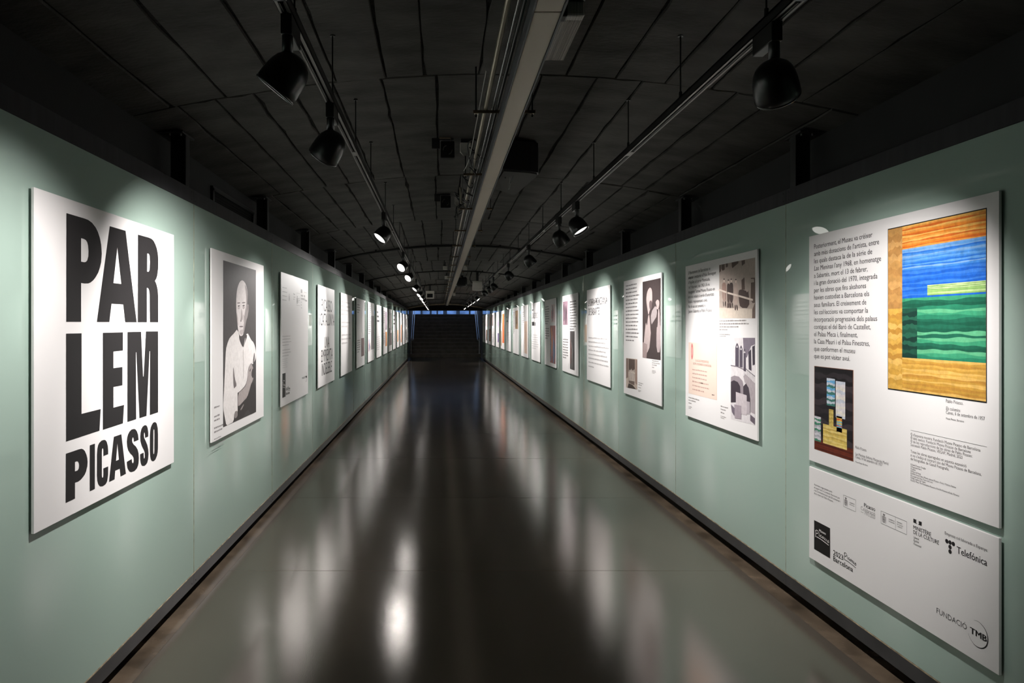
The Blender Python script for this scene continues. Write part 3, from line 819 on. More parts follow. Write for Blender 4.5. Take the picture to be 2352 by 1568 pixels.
letter(T, C([(1830, 668), (1785, 688), (1783, 640), (1776, 607), (1768, 612), (1764, 650), (1770, 690), (1790, 730), (1815, 790), (1830, 860), (1835, 930), (1828, 1010), (1815, 1060), (1800, 1085), (1775, 1107), (1745, 1108), (1733, 1098), (1720, 1070), (1711, 1010), (1709, 933), (1762, 908), (1762, 960), (1766, 995), (1772, 998), (1780, 970), (1778, 910), (1765, 870), (1735, 810), (1715, 740), (1711, 670), (1716, 610), (1728, 555), (1745, 522), (1770, 500), (1795, 497), (1810, 510), (1823, 545), (1831, 610)]), K)
letter(T, [C([(1856, 650), (1862, 570), (1871, 525), (1885, 492), (1905, 460), (1930, 450), (1945, 457), (1958, 475), (1972, 540), (1977, 640), (1976, 850), (1972, 905), (1962, 955), (1940, 1010), (1922, 1030), (1900, 1040), (1882, 1030), (1870, 1010), (1860, 960), (1856, 880)]),
          C([(1908, 600), (1911, 565), (1916, 557), (1922, 570), (1924, 620), (1923, 880), (1920, 920), (1914, 932), (1908, 920), (1906, 880)])], K)
# ---- 2: portrait photograph
T = Panel('left', 1, 'white panel with a tall photograph of a man in a white shirt')
q = [T.p(512.3, 981.2), T.p(588, 945.8), T.p(587.5, 620.4), T.p(512.5, 597.5)]
ph = Print()
ph.poly(q, (74, 70, 70), 1)
E = lambda pts: T.zp(pts, 400, 540, 5.6)
G = lambda pts: T.zp(pts, 470, 780, 6.272)
WS = (232, 226, 224)
ph.poly(soft(E([(815, 1200), (770, 1260), (715, 1315), (690, 1370), (668, 1450)]) + G([(310, 120), (300, 200), (285, 560), (268, 900), (268, 1000), (290, 1130), (312, 1240), (360, 1212), (418, 1180), (425, 1040), (475, 1110), (470, 760), (480, 762), (530, 720), (590, 650), (612, 560), (622, 420), (665, 330), (690, 360), (722, 300), (737, 250), (738, 170), (725, 100), (700, 30)]) + E([(990, 1350), (935, 1235), (900, 1380), (884, 1450), (850, 1370)]), 1), WS, 2)
ph.poly(soft(E([(870, 575), (905, 600), (930, 660), (945, 740), (940, 830), (937, 900), (957, 885), (957, 960), (940, 1060), (930, 1080), (915, 1150), (900, 1240), (880, 1290), (850, 1300), (830, 1270), (815, 1180), (805, 1080), (797, 980), (795, 860), (800, 740), (815, 660), (840, 600)]), 1), (222, 214, 213), 3)
ph.poly(soft(E([(905, 620), (930, 670), (945, 745), (940, 830), (937, 900), (957, 885), (957, 960), (940, 1060), (930, 1080), (915, 1150), (900, 1240), (880, 1290), (893, 1150), (905, 1000), (925, 900), (922, 760)]), 1), (150, 142, 141), 4)
for pts, c in (([(806, 866), (846, 862), (848, 876), (808, 880)], (128, 118, 118)), ([(868, 862), (912, 858), (914, 872), (869, 878)], (128, 118, 118)),
               ([(814, 905), (840, 898), (843, 912), (818, 922)], (84, 76, 76)), ([(874, 900), (904, 895), (906, 910), (878, 918)], (84, 76, 76)),
               ([(812, 925), (842, 918), (838, 950), (820, 955)], (186, 176, 175)), ([(874, 922), (908, 916), (900, 948), (880, 950)], (176, 166, 165)),
               ([(862, 930), (874, 1000), (880, 1075), (866, 1098), (848, 1094), (856, 1060), (860, 1000)], (166, 156, 155)), ([(848, 1094), (866, 1100), (860, 1112), (850, 1108)], (96, 88, 88)),
               ([(832, 1172), (858, 1166), (888, 1168), (880, 1180), (850, 1184)], (112, 102, 102)),
               ([(838, 1230), (880, 1205), (890, 1240), (870, 1285), (845, 1270)], (190, 180, 179)), ([(940, 905), (952, 900), (950, 950), (940, 985)], (120, 110, 110)),
               ([(800, 985), (812, 1030), (818, 1100), (824, 1170), (812, 1140), (803, 1060)], (186, 176, 175)), ([(888, 1000), (905, 1060), (898, 1140), (890, 1110)], (176, 166, 165))):
    ph.poly(soft(E(pts), 1), c, 5)
ph.poly(soft(E([(832, 1275), (850, 1302), (880, 1292), (915, 1270), (940, 1290), (905, 1390), (886, 1450), (850, 1380), (835, 1330)]), 1), (72, 66, 66), 4)
ph.poly(soft(E([(905, 1330), (918, 1310), (895, 1420), (889, 1440)]), 1), (210, 205, 203), 5)
ph.poly(soft(G([(478, 772), (540, 720), (595, 655), (612, 560), (622, 430), (665, 332), (688, 380), (705, 440), (708, 520), (690, 590), (665, 640), (650, 700), (610, 830), (560, 880), (490, 960), (474, 940)]), 1), (168, 158, 156), 4)
ph.poly(soft(G([(690, 400), (706, 440), (708, 530), (690, 560), (665, 500)]), 1), (70, 64, 64), 5)
ph.poly(soft(G([(640, 440), (672, 400), (650, 470)]), 1), (90, 84, 84), 5)
ph.poly(soft(G([(480, 985), (560, 890), (612, 840), (650, 700), (665, 640), (700, 600), (722, 660), (738, 720), (738, 1040), (640, 1088), (660, 1040), (606, 1000), (560, 1120), (420, 1180), (428, 1110), (474, 1125)]), 1), (62, 57, 57), 4)
ph.poly(soft(G([(505, 1010), (555, 925), (565, 935), (525, 1015)]), 1), (150, 142, 140), 5)
ph.poly(soft(G([(424, 1042), (470, 1012), (474, 1110), (424, 1140)]), 1), (140, 132, 130), 5)
ph.poly(soft(G([(410, 380), (420, 440), (432, 560), (462, 660), (430, 690), (418, 705), (408, 560)]), 1), (120, 112, 112), 5)
ph.poly(soft(G([(690, 330), (715, 160), (722, 260), (705, 340)]), 1), (110, 104, 104), 5)
ph.stroke(G([(552, 150), (560, 400), (556, 560)]), 0.006, (196, 190, 188), 5)
ph.build('photograph', M_PHOTO, T.root)
ink = Print()
u, v = T.p(491.5, 938)
for dv, n, h, w in ((0, 1, .016, .13), (-.055, 2, .016, .13), (-.125, 2, .016, .2), (-.19, 2, .009, .16), (-.228, 2, .009, .22)):
    ink.lines(u, v + dv, w, n, 0.024 if h > .01 else 0.014, h * 0.7, (150, 145, 145), int(-dv * 1000), 0.8)
    ink.build('caption', M_INK, T.root); ink = Print()

# ---- logos used on two boards
def signature(pr, u, v, w, h, rgb, lw, layer=2):
    def s(pts): pr.stroke([(u + x * w, v + y * h) for x, y in pts], lw, rgb, layer)
    s([(0.05, 0.98), (0.03, 0.6), (0.0, 0.15)])
    s([(0.0, 0.85), (0.08, 1.0), (0.19, 0.97), (0.22, 0.8), (0.15, 0.65), (0.05, 0.6)])
    s([(0.28, 0.72), (0.27, 0.5), (0.31, 0.46)])
    s([(0.30, 0.86), (0.305, 0.84)])
    s([(0.45, 0.68), (0.38, 0.66), (0.36, 0.52), (0.41, 0.46), (0.47, 0.5)])
    s([(0.60, 0.62), (0.53, 0.62), (0.50, 0.5), (0.55, 0.44), (0.60, 0.52), (0.61, 0.64), (0.63, 0.46)])
    s([(0.73, 0.56), (0.68, 0.62), (0.72, 0.50), (0.70, 0.40), (0.66, 0.42)])
    s([(0.83, 0.52), (0.79, 0.58), (0.82, 0.46), (0.80, 0.36), (0.76, 0.38)])
    s([(0.98, 0.48), (0.90, 0.44), (0.88, 0.34), (0.95, 0.28), (1.0, 0.36), (0.98, 0.50), (0.93, 0.55)])
    s([(0.08, 0.24), (0.4, 0.22), (0.75, 0.12), (0.98, 0.04)])
def crest(pr, u, v, h, rgb, layer=1):
    w = h * 0.62
    R = lambda a, b, c, d: pr.rect(u + a * w, v + b * h, u + c * w, v + d * h, rgb, layer)
    for i in range(5): pr.disc(u + (0.26 + 0.12 * i) * w, v + (0.90 + (0.04 if i == 2 else 0.0)) * h, 0.055 * w, rgb, layer, 8)
    R(.24, .80, .76, .86); R(.30, .76, .70, .78)
    for i in range(4): R(.24 + .14 * i, .52, .32 + .14 * i, .72)
    for i in range(4): R(.24 + .14 * i, .22, .33 + .14 * i, .46)
    R(.22, .48, .78, .50); R(.30, .10, .70, .18); R(.40, .02, .60, .08)
    for x in (0.02, 0.86): R(x, .10, x + .11, .62); R(x - .03, .64, x + .14, .68); R(x - .02, .03, x + .13, .07)
def frame(pr, u0, v0, u1, v1, lw, rgb):
    pr.rect(u0, v0, u1, v0 + lw, rgb); pr.rect(u0, v1 - lw, u1, v1, rgb); pr.rect(u0, v0, u0 + lw, v1, rgb); pr.rect(u1 - lw, v0, u1, v1, rgb)
def tmb(pr, u0, vb, sc_):
    pr.text('FUNDACIÓ', u0, vb, 0.0205 * sc_, rgb=(70, 68, 70), width=0.152 * sc_, bold=-0.006)
    pr.text('TMB', u0 + 0.168 * sc_, vb - 0.002 * sc_, 0.0215 * sc_, width=0.075 * sc_, bold=0.028)
    cu, cv, R = u0 + 0.203 * sc_, vb + 0.008 * sc_, 0.047 * sc_
    n = 40
    out, inn = [], []
    for i in range(n + 1):
        t = i / n
        a = math.radians(112 - t * 272)
        th = 0.0006 + 0.0050 * math.sin(math.pi * min(1, t * 1.05) ** 1.0) ** 2 * (0.55 + 0.45 * t)
        out.append((cu + R * math.cos(a), cv + R * math.sin(a))); inn.append((cu + (R - th * sc_) * math.cos(a), cv + (R - th * sc_) * math.sin(a)))
    for i in range(n): pr.raw([out[i], out[i + 1], inn[i + 1], inn[i]], [(3, 2, 1, 0)], K, 1)
def dots(pr, u, v, d, r):
    for x, y in ((0, 0), (1, 0), (2, 0), (1, -1), (1, -2)): pr.disc(u + x * d, v + y * d * 1.12, r, K)
def logo_row(pr, P, y_text, s=1.0):
    pass

# ---- logo board below the last text panel
T = Panel('right', 0, 'low wide white board of sponsor logos hung under the text panel', 0.309, 0.474, 'logo_board', 'credit boards')
H4 = lambda x, y: (1850 + x / 5.107, 1100 + y / 5.107)
H5 = lambda x, y: (1850 + x / 5.107, 1261 + y / 5.107)
ink = Print()
def tz4(s, xl, yl, xr, cap, f=H4, **kw):
    a, b = f(xl, yl), f(xr, yl); T.tx(ink, s, a[0], a[1], b[0], cap, **kw)
GR = (96, 92, 92)
for s, xl, yl, xr in (('Activitat organitzada amb', 103, 70, 315), ('el suport de la Comissió Nacional per', 103, 104, 405), ('a la Commemoració del 50 aniversari', 103, 137, 408), ('de la mort de Pablo Picasso.', 103, 171, 327)):
    tz4(s, xl, yl, xr, 0.0092, rgb=GR)
ink.build('support_text', M_INK, T.root); ink = Print()
u0, v1 = T.p(*H4(446, 183)); u1, _ = T.p(*H4(591, 243)); _, v0 = T.p(*H4(446, 320))
frame(ink, u0, v0, u1, v1, 0.0012, GR); crest(ink, u0 + 0.007, v0 + 0.008, 0.042, GR)
ink.text('GOBIERNO', u0 + 0.050, v0 + 0.030, 0.0048, GR, width=0.038, bold=.01); ink.text('DE ESPAÑA', u0 + 0.050, v0 + 0.021, 0.0048, GR, width=0.038, bold=.01)
ink.build('government_logo', M_INK, T.root); ink = Print()
tz4('Picasso', 690, 323, 820, 0.0175, bold=.012); tz4('Celebració', 650, 358, 820, 0.0175, rgb=(140, 136, 136), bold=-.006)
tz4('— 1973.2023', 652, 396, 820, 0.0165, rgb=(130, 126, 126), bold=-.006)
ink.build('celebration_logo', M_INK, T.root); ink = Print()
u0, v1 = T.p(*H4(886, 370)); u1, _ = T.p(*H4(1190, 495)); _, v0 = T.p(*H4(886, 517)); um, _ = T.p(*H4(1057, 445))
frame(ink, u0, v0, u1, v1, 0.0012, GR); ink.rect(um, v0, um + 0.0012, v1, GR); crest(ink, u0 + 0.008, v0 + 0.007, 0.042, GR)
ink.text('GOBIERNO', u0 + 0.052, v0 + 0.031, 0.0048, GR, width=0.038, bold=.01); ink.text('DE ESPAÑA', u0 + 0.052, v0 + 0.022, 0.0048, GR, width=0.038, bold=.01)
for i, s in enumerate(('MINISTERIO', 'DE CULTURA', 'Y DEPORTE')): ink.text(s, um + 0.010, v0 + 0.034 - i * .009, 0.0048, GR, xs=.9, bold=.01)
ink.build('ministry_logo', M_INK, T.root); ink = Print()
def z4(pts): return [T.p(*H4(x, y)) for x, y in pts]
ink.poly(z4([(1268, 462), (1308, 480), (1296, 490), (1306, 500), (1297, 510), (1310, 520), (1312, 527), (1268, 508)]), K)
ink.poly(z4([(1325, 488), (1365, 502), (1365, 550), (1325, 533), (1336, 520), (1328, 510), (1334, 500)]), K)
tz4('MINISTÈRE', 1268, 583, 1475, 0.0155, bold=.012); tz4('DE LA CULTURE', 1268, 640, 1568, 0.0155, bold=.012)
for s, yl, xr in (('Liberté', 690, 1332), ('Égalité', 727, 1332), ('Fraternité', 766, 1360)): tz4(s, 1270, yl, xr, 0.0088, rgb=(80, 76, 76), shear=.25)
ink.build('culture_logo', M_INK, T.root); ink = Print()
tz4('Empresa col·laborada a Espanya:', 1637, 646, 2140, 0.0112, rgb=(70, 66, 66))
for x, y in ((1660, 727), (1698, 743), (1737, 760), (1698, 797), (1698, 850)):
    a = T.p(*H4(x, y)); ink.disc(a[0], a[1], 0.0083, K)
tz4('Telefónica', 1778, 866, 2133, 0.0255, bold=.010)
ink.build('sponsor_logo', M_INK, T.root); ink = Print()
tz4('2023', 328, 886, 443, 0.0245, bold=.012); tz4('Barcelona', 328, 955, 558, 0.0245, bold=.012)
a = T.p(*H4(455, 900)); b = T.p(*H4(595, 960)); signature(ink, a[0], T.p(*H4(455, 965))[1], b[0] - a[0], 0.045, K, 0.0028, 1)
ink.build('city_mark', M_INK, T.root); ink = Print()
sq = z4([(103, 820), (291, 928), (291, 575), (103, 480)]); sq = rq(sq[0][0], (sq[0][1] + sq[1][1]) / 2, sq[1][0], (sq[2][1] + sq[3][1]) / 2)
ink.poly(sq, (26, 24, 24), 1)
wq = sq[1][0] - sq[0][0]; hq = sq[2][1] - sq[0][1]
ink.text('Museu', sq[0][0] + wq * .33, sq[0][1] + hq * .70, 0.0125, (236, 232, 230), width=wq * .40, bold=.02, layer=2)
signature(ink, sq[0][0] + wq * .09, sq[0][1] + hq * .40, wq * .84, hq * .30, (236, 232, 230), 0.0035, 2)
ink.build('museum_mark', M_INK, T.root); ink = Print()
u, v = T.p(*H5(1540, 745)); tmb(ink, u, v, 1.0)
ink.build('foundation_mark', M_INK, T.root)

# ---- text panel with two painting reproductions (plain colour stand-ins)
T = Panel('right', 0, 'white panel with a long text and two colourful painting prints')
ink = Print()
txt = ['Posteriorment, el Museu va créixer', 'amb més donacions de l’artista, entre', 'les quals destaca la de la sèrie de', None, 'a Sabartés, mort el 13 de febrer,',
       'i la gran donació del 1970, integrada', 'per les obres que fins aleshores', 'havien custodiat a Barcelona els', 'seus familiars. El creixement de', 'les col·leccions va comportar la',
       'incorporació progressiva dels palaus', 'contigus: el del Baró de Castellet,', 'el Palau Meca i, finalment,', 'la Casa Mauri i el Palau Finestres,', 'que conformen el museu', 'que es pot visitar avui.']
xr_px = [2004, 2019.5, 2003.5, 2024, 1993, 2015.5, 1989.5, 1996.5, 1990, 1994, 2015, 2000, 1970, 1998, 1964, 1952.5]
u, v = T.p(1870.3, 571.5); _, vb = T.p(1870.3, 821.8)
st = (v - vb) / 15
for i, s in enumerate(txt):
    w = T.p(xr_px[i], 700)[0] - u
    if s: ink.text(s, u, v - i * st, 0.0235, width=w, bold=.004)
    else:
        w1 = T.p(1850 + 325 / 5.107, 700)[0] - u
        ink.text('Las Meninas', u, v - i * st, 0.0235, width=w1, shear=.2, bold=.004)
        ink.text('l’any 1968, en homenatge', u + w1 + .012, v - i * st, 0.0235, width=w - w1 - .012, bold=.004)
ink.build('main_text', M_INK, T.root); ink = Print()
I2 = lambda x, y: (1850 + x / 5.107, 720 + y / 5.107)
I3 = lambda x, y: (1850 + x / 5.107, 940 + y / 5.107)
def tz(f, s, xl, yl, xr, cap, **kw):
    a, b = f(xl, yl), f(xr, yl); T.tx(ink, s, a[0], a[1], b[0], cap, **kw)
G2 = (86, 82, 82)
tz(I2, 'Pablo Picasso.', 1650, 1040, 1853, 0.0128, rgb=G2); tz(I2, 'Els colomins', 1650, 1128, 1818, 0.0128, rgb=G2, shear=.15)
tz(I2, 'Canes, 6 de setembre de 1957', 1650, 1174, 2105, 0.0128, rgb=G2); tz(I2, 'Museu Picasso, Barcelona', 1650, 1238, 1862, 0.0075, rgb=G2)
ink.build('caption', M_INK, T.root); ink = Print()
a = T.p(*I3(1235, 243)); b = T.p(*I3(2132, 440)); ink.rect(a[0], (a[1] + b[1]) / 2 - .0006, b[0], (a[1] + b[1]) / 2 + .0006, G2)
for s, yl, xr in (("© d'aquesta mostra: Fundació Museu Picasso de Barcelona", 305, 2053), ('© dels textos: Fundació Museu Picasso de Barcelona', 346, 1940),
                  ('© de les reproduccions de les obres de Pablo Picasso:', 386, 1960), ('Successió Pablo Picasso, VEGAP, Madrid, 2023', 426, 1843),
                  ('Totes les obres aparegudes en aquesta exposició', 505, 1890), ("si no s'indica el contrari són del Museu Picasso de Barcelona,", 549, 2067), ('de fotografies de Gasull Fotografia.', 591, 1688)):
    tz(I3, s, 1235, yl, xr, 0.0112, rgb=G2)
for i, (s, xr) in enumerate((('© David Duncan Douglas', 1413), ('© Raymond Fabre', 1362), ('© Suárez', 1293), ('© Pérez de Rozas', 1355), ('© RMN-Grand Palais (Musée national Picasso - Paris) / Mathieu Rabeau', 1767),
                              ('© Societat del Gran Teatre del Liceu', 1495), ('© MAE. Institut del Teatre', 1410), ('© 2023. Photo The Philadelphia Museum of Art/Art Resource/Scala, Florence', 1805))):
    tz(I3, s, 1235, 652 + 26.4 * i, xr, 0.0070, rgb=G2)
ink.build('credits_text', M_INK, T.root); ink = Print()
tz(I3, 'Pablo Picasso.', 588, 457, 720, 0.0128, rgb=G2); tz(I3, 'Las Meninas (Infanta Margarida Maria)', 588, 532, 975, 0.0120, rgb=G2)
tz(I3, 'Canes, 14 de setembre de 1957', 588, 568, 903, 0.0120, rgb=G2); tz(I3, 'Museu Picasso, Barcelona', 588, 620, 732, 0.0075, rgb=G2)
ink.build('caption', M_INK, T.root)
q = [T.p(2039.5, 893.7), T.p(2267, 926), T.p(2267, 476.6), T.p(2039.5, 525.9)]
q = rq(q[0][0], (q[0][1] + q[1][1]) / 2, q[1][0], (q[2][1] + q[3][1]) / 2)
pa = Print()
pa.poly(q, (30, 27, 26), 1)
q2 = [inside(q, .006, .008), inside(q, .994, .008), inside(q, .994, .994), inside(q, .006, .994)]
pa.poly(q2, (214, 196, 176), 2)
r = random.Random(21)
def wob(a, b, n, amp, vert=False):
    return [a + (b - a) * i / n + r.uniform(-amp, amp) for i in range(n + 1)]
def band(s0, s1, t0, t1, cols, layer):
    """a block of loose horizontal brush bands in mixed tones of one colour, edge to edge"""
    m = len(cols) * 4
    k = max(6, int(40 * (s1 - s0)))
    edges = []
    for i in range(m + 1):
        amp = 0.0 if i in (0, m) else 0.42 * (t1 - t0) / m
        p1, p2, p3 = (r.uniform(0, 6.3) for _ in range(3)); f1, f2 = r.uniform(4, 9), r.uniform(14, 26)
        edges.append([t0 + (t1 - t0) * i / m + amp * (0.6 * math.sin(f1 * j / k + p1) + 0.4 * math.sin(f2 * j / k + p2)) for j in range(k + 1)])
    last = None
    for i in range(m):
        c = r.choice([x for x in cols if x != last] or cols); last = c
        lo = [(s0 + (s1 - s0) * j / k, edges[i][j]) for j in range(k + 1)]
        hi = [(s0 + (s1 - s0) * j / k, edges[i + 1][j]) for j in range(k + 1)]
        for j in range(k):
            pa.raw([inside(q2, *lo[j]), inside(q2, *lo[j + 1]), inside(q2, *hi[j + 1]), inside(q2, *hi[j])], [(0, 1, 2, 3)], c, layer)
OR = [(222, 132, 48), (226, 152, 70), (206, 104, 40), (232, 178, 92)]
OC = [(206, 160, 74), (192, 146, 62), (216, 172, 92), (182, 132, 56)]
BL = [(66, 130, 206), (44, 108, 196), (92, 150, 214), (120, 162, 210)]
BD = [(30, 92, 190), (40, 104, 200), (56, 116, 204)]
GN = [(40, 122, 92), (58, 146, 108), (30, 96, 74), (92, 170, 126), (24, 84, 64)]
BR = [(188, 140, 80), (176, 128, 72), (200, 152, 92)]
band(0.0, 0.17, .50, 1.0, BR, 3); band(0.0, 0.17, 0.0, .50, OC, 3); band(0.17, 1.0, .86, 1.0, OR, 3)
band(0.17, 1.0, .72, .86, BL, 3.2); band(0.17, 1.0, .56, .72, BD, 3.4); band(0.17, 1.0, .20, .56, GN, 3.6); band(.17, 1.0, .0, .20, OC, 3.8)
band(0.45, 1.0, .57, .63, [(150, 184, 110), (186, 204, 150), (128, 166, 96)], 5)
band(0.17, .34, .20, .50, [(28, 74, 58), (20, 52, 44), (36, 90, 70)], 5)
pa.build('painting_print', M_PAINT, T.root)
q = [T.p(1870.6, 1030.7), T.p(1960.6, 1059.8), T.p(1960.6, 849.2), T.p(1870.6, 840.4)]
q = rq(q[0][0], (q[0][1] + q[1][1]) / 2, q[1][0], (q[2][1] + q[3][1]) / 2)
pa = Print(); pa.poly(q, (120, 76, 56), 1); q2 = [inside(q, .012, .006), inside(q, .985, .006), inside(q, .985, .994), inside(q, .012, .994)]
band(0, 1, 0, 1, [(34, 30, 34), (26, 23, 26), (46, 40, 44), (58, 50, 54)], 2)
band(0, 1, 0, .13, [(96, 40, 28), (74, 32, 24), (112, 50, 34)], 3)
band(.24, .86, .10, .33, [(214, 186, 96), (226, 202, 124), (200, 168, 84)], 4)
band(.0, .18, .10, .40, [(206, 202, 208), (170, 170, 178), (70, 130, 104)], 4)
band(.34, .56, .56, .88, [(66, 120, 110), (104, 170, 214), (196, 204, 214)], 4)
band(.58, .82, .44, .86, [(220, 214, 216), (196, 200, 210), (226, 220, 210)], 4)
band(.40, .52, .33, .52, [(210, 186, 104), (188, 160, 84)], 4); band(.60, .74, .28, .46, [(206, 90, 54), (220, 186, 90), (110, 176, 206)], 4)
pa.build('painting_print', M_PAINT, T.root)

# ---- panel with the staircase group photograph
T = Panel('right', 1, 'white panel with group-on-stairs photograph, pinkish letter and courtyard photograph')
ink = Print()
txt = ['L’Ajuntament de Barcelona va', 'adaptar i restaurar el Palau Berenguer', 'd’Aguilar, al carrer Montcada,', 'i el 9 de març del 1963 s’hi va', 'inaugurar l’actual Museu Picasso en', 'un acte reduït al cercle d’autoritats',
       'locals i representants civils.', 'No hi van ser presents ni', 'Jaume Sabartés ni Pablo Picasso.']
xr_px = [1631.5, 1645, 1631, 1630, 1641.8, 1640, 1625, 1620.5, 1636]
u, v = T.p(1581.4, 630); _, vb = T.p(1581.4, 718.2); st = (v - vb) / 8
for i, s in enumerate(txt): ink.text(s, u, v - i * st, 0.0235, width=T.p(xr_px[i], 700)[0] - u, bold=.004)
ink.build('main_text', M_INK, T.root); ink = Print()
J = lambda pts: T.zp(pts, 1640, 580, 8.708)
for (x, y), n, w, h, s in (((108, 1378), 3, .50, .010, .02), ((108, 1550), 1, .22, .009, .02), ((108, 1640), 2, .18, .006, .011)):
    uu, vv = J([(x, y)])[0]; ink.lines(uu, vv, w, n, s, h, (150, 144, 142), y); ink.build('caption', M_INK, T.root); ink = Print()
L2 = lambda pts: T.zp(pts, 1380, 780, 5.6)
for (x, y), n, w, h, s in (((1130, 745), 2, .25, .009, .02), ((1130, 815), 1, .10, .009, .02), ((1130, 860), 2, .08, .006, .011), ((1543, 860), 2, .14, .009, .02), ((1543, 940), 1, .1, .009, .02), ((1543, 985), 2, .1, .006, .011)):
    uu, vv = L2([(x, y)])[0]; ink.lines(uu, vv, w, n, s, h, (150, 144, 142), y + x); ink.build('caption', M_INK, T.root); ink = Print()
ph = Print()
ph.poly(J([(107, 1312), (826, 1312), (826, 97), (107, 248)]), (176, 160, 150), 1)
ph.poly(J([(107, 1100), (780, 1125), (770, 1312), (107, 1312)]), (206, 192, 178), 2)
ph.poly(J([(770, 1130), (826, 1000), (826, 1312), (765, 1312)]), (110, 92, 84), 3)
for pts in ([(107, 250), (138, 245), (138, 370), (107, 405)], [(150, 240), (216, 227), (216, 340), (175, 362), (150, 320)], [(234, 222), (280, 212), (280, 280), (240, 298)], [(357, 196), (490, 168), (490, 210), (368, 312), (357, 270)],
            [(552, 162), (622, 146), (622, 215), (560, 265)], [(552, 548), (612, 492), (620, 740), (556, 740)], [(738, 505), (820, 500), (826, 590), (826, 1000), (775, 1010), (735, 930), (742, 600), (805, 590), (800, 525), (740, 525)]):
    ph.poly(J(pts), (92, 74, 66), 2)
COATS = [(150, 122, 112), (72, 58, 54), (66, 52, 50), (176, 156, 146)]
for (xc, yt, w, yb), c in zip(((205, 520, 90, 970), (292, 540, 62, 1000), (350, 522, 80, 1000), (440, 528, 84, 1045)), COATS):
    ph.poly(soft(J([(xc - w * .5, yt + 130), (xc - w * .25, yt + 75), (xc + w * .25, yt + 75), (xc + w * .5, yt + 140), (xc + w * .42, yb), (xc - w * .38, yb)]), 1), c, 3)
    ph.poly(soft(J([(xc - 16, yt + 10), (xc, yt), (xc + 16, yt + 12), (xc + 16, yt + 55), (xc + 4, yt + 82), (xc - 10, yt + 70)]), 1), (214, 196, 184), 4)
    ph.poly(soft(J([(xc - 17, yt + 22), (xc - 10, yt - 2), (xc + 12, yt - 2), (xc + 18, yt + 22)]), 1), (60, 48, 44), 5)
    ph.poly(soft(J([(xc - w * .3, yb), (xc - w * .05, yb), (xc + 4, yb + 110), (xc - 22, yb + 108)]), 1), (58, 46, 44), 3)
    ph.poly(soft(J([(xc + w * .05, yb), (xc + w * .38, yb), (xc + w * .5, yb + 112), (xc + w * .3, yb + 112)]), 1), (58, 46, 44), 3)
ph.poly(soft(J([(490, 760), (540, 735), (600, 745), (640, 770), (672, 735), (700, 800), (712, 1110), (530, 1105), (500, 960)]), 1), (72, 56, 52), 3)
ph.poly(soft(J([(650, 745), (680, 740), (678, 790), (655, 790)]), 1), (200, 180, 170), 4)
for i in range(9): ph.stroke(J([(112 + i * 26, 760 + i * 10), (116 + i * 26, 1098)]), 0.0035, (214, 200, 188) if i < 5 else (130, 110, 102), 4)
ph.stroke(J([(107, 740), (270, 800), (500, 865), (780, 945)]), 0.012, (220, 204, 192), 6)
ph.build('photograph', M_PHOTO, T.root)
ph = Print()
ph.poly(L2([(1130, 688), (1495, 777), (1495, 52), (1130, 33)]), (226, 204, 190), 1)
for y, n in ((0, 1),):
    uu, vv = L2([(1175, 150)])[0]; ph.disc(uu, vv, .022, (206, 116, 116), 2, 16, .062); ph.disc(uu, vv, .012, (222, 170, 164), 3, 12, .035)
ph.build('letter_print', M_INK, T.root)
ink = Print()
for s, xl, yl, xr in (('EL ALCALDE PRESIDENTE DEL', 1221, 280, 1392), ('EXCMO. AYUNTAMIENTO DE BARCELONA', 1190, 318, 1422)):
    a = L2([(xl, yl)])[0]; b = L2([(xr, yl)])[0]; ink.text(s, a[0], a[1], .017, (176, 140, 132), width=b[0] - a[0], layer=2)
def letter_part():
    global ink
    ink.v = [(x, y - .0003, z) for x, y, z in ink.v]; ink.build('letter_text', M_INK, T.root); ink = Print()
letter_part()
a = L2([(1178, 388)])[0]; ink.lines(a[0], a[1], .33, 6, .030, .011, (190, 158, 148), 8, .7); letter_part()
a = L2([(1283, 562)])[0]; ink.lines(a[0], a[1], .07, 1, .02, .010, (190, 158, 148), 9); letter_part(); a = L2([(1430, 712)])[0]; ink.lines(a[0], a[1], .045, 1, .02, .008, (90, 70, 70), 9, 1)
letter_part()
ph = Print()
PU, PD, PL_ = (120, 112, 122), (66, 60, 70), (214, 208, 210)
ph.poly(L2([(1675, 1020), (1985, 1100), (1985, -25), (1675, -25)]), PL_, 1)
ph.poly(L2([(1830, -25), (1985, -25), (1985, 60), (1935, 80), (1880, 230), (1840, 210), (1835, 60)]), (124, 114, 126), 2)
ph.poly(L2([(1900, 160), (1935, 120), (1940, 400), (1905, 380)]), PD, 3); ph.poly(L2([(1950, 90), (1982, 70), (1984, 320), (1955, 330)]), PD, 3)
for x0, x1, y0, yb in ((1732, 1778, 40, 335), (1786, 1826, 70, 350), (1838, 1868, 110, 400)):
    xm = (x0 + x1) / 2
    ph.poly(L2([(x0, yb), (x0, y0 + 60), ((x0 + xm) / 2, y0 + 20), (xm, y0), ((x1 + xm) / 2, y0 + 20), (x1, y0 + 60), (x1, yb + 10)]), (84, 76, 88), 3)
    ph.poly(L2([(xm - 12, y0 + 60), (xm, y0 + 30), (xm + 12, y0 + 60)]), PL_, 4)
ph.poly(L2([(1675, 480), (1720, 460), (1780, 475), (1825, 530), (1840, 620), (1835, 800), (1675, 800)]), (146, 136, 142), 3)
ph.poly(L2([(1675, 540), (1715, 520), (1765, 545), (1795, 600), (1800, 700), (1800, 805), (1675, 805)]), (62, 54, 62), 4)
ph.poly(L2([(1835, 600), (1870, 560), (1905, 620), (1925, 760), (1925, 940), (1880, 960), (1835, 840)]), (70, 62, 70), 3)
ph.poly(L2([(1835, 470), (1860, 440), (1985, 560), (1985, 960), (1930, 930), (1925, 740), (1895, 600), (1850, 540)]), (166, 156, 160), 2)
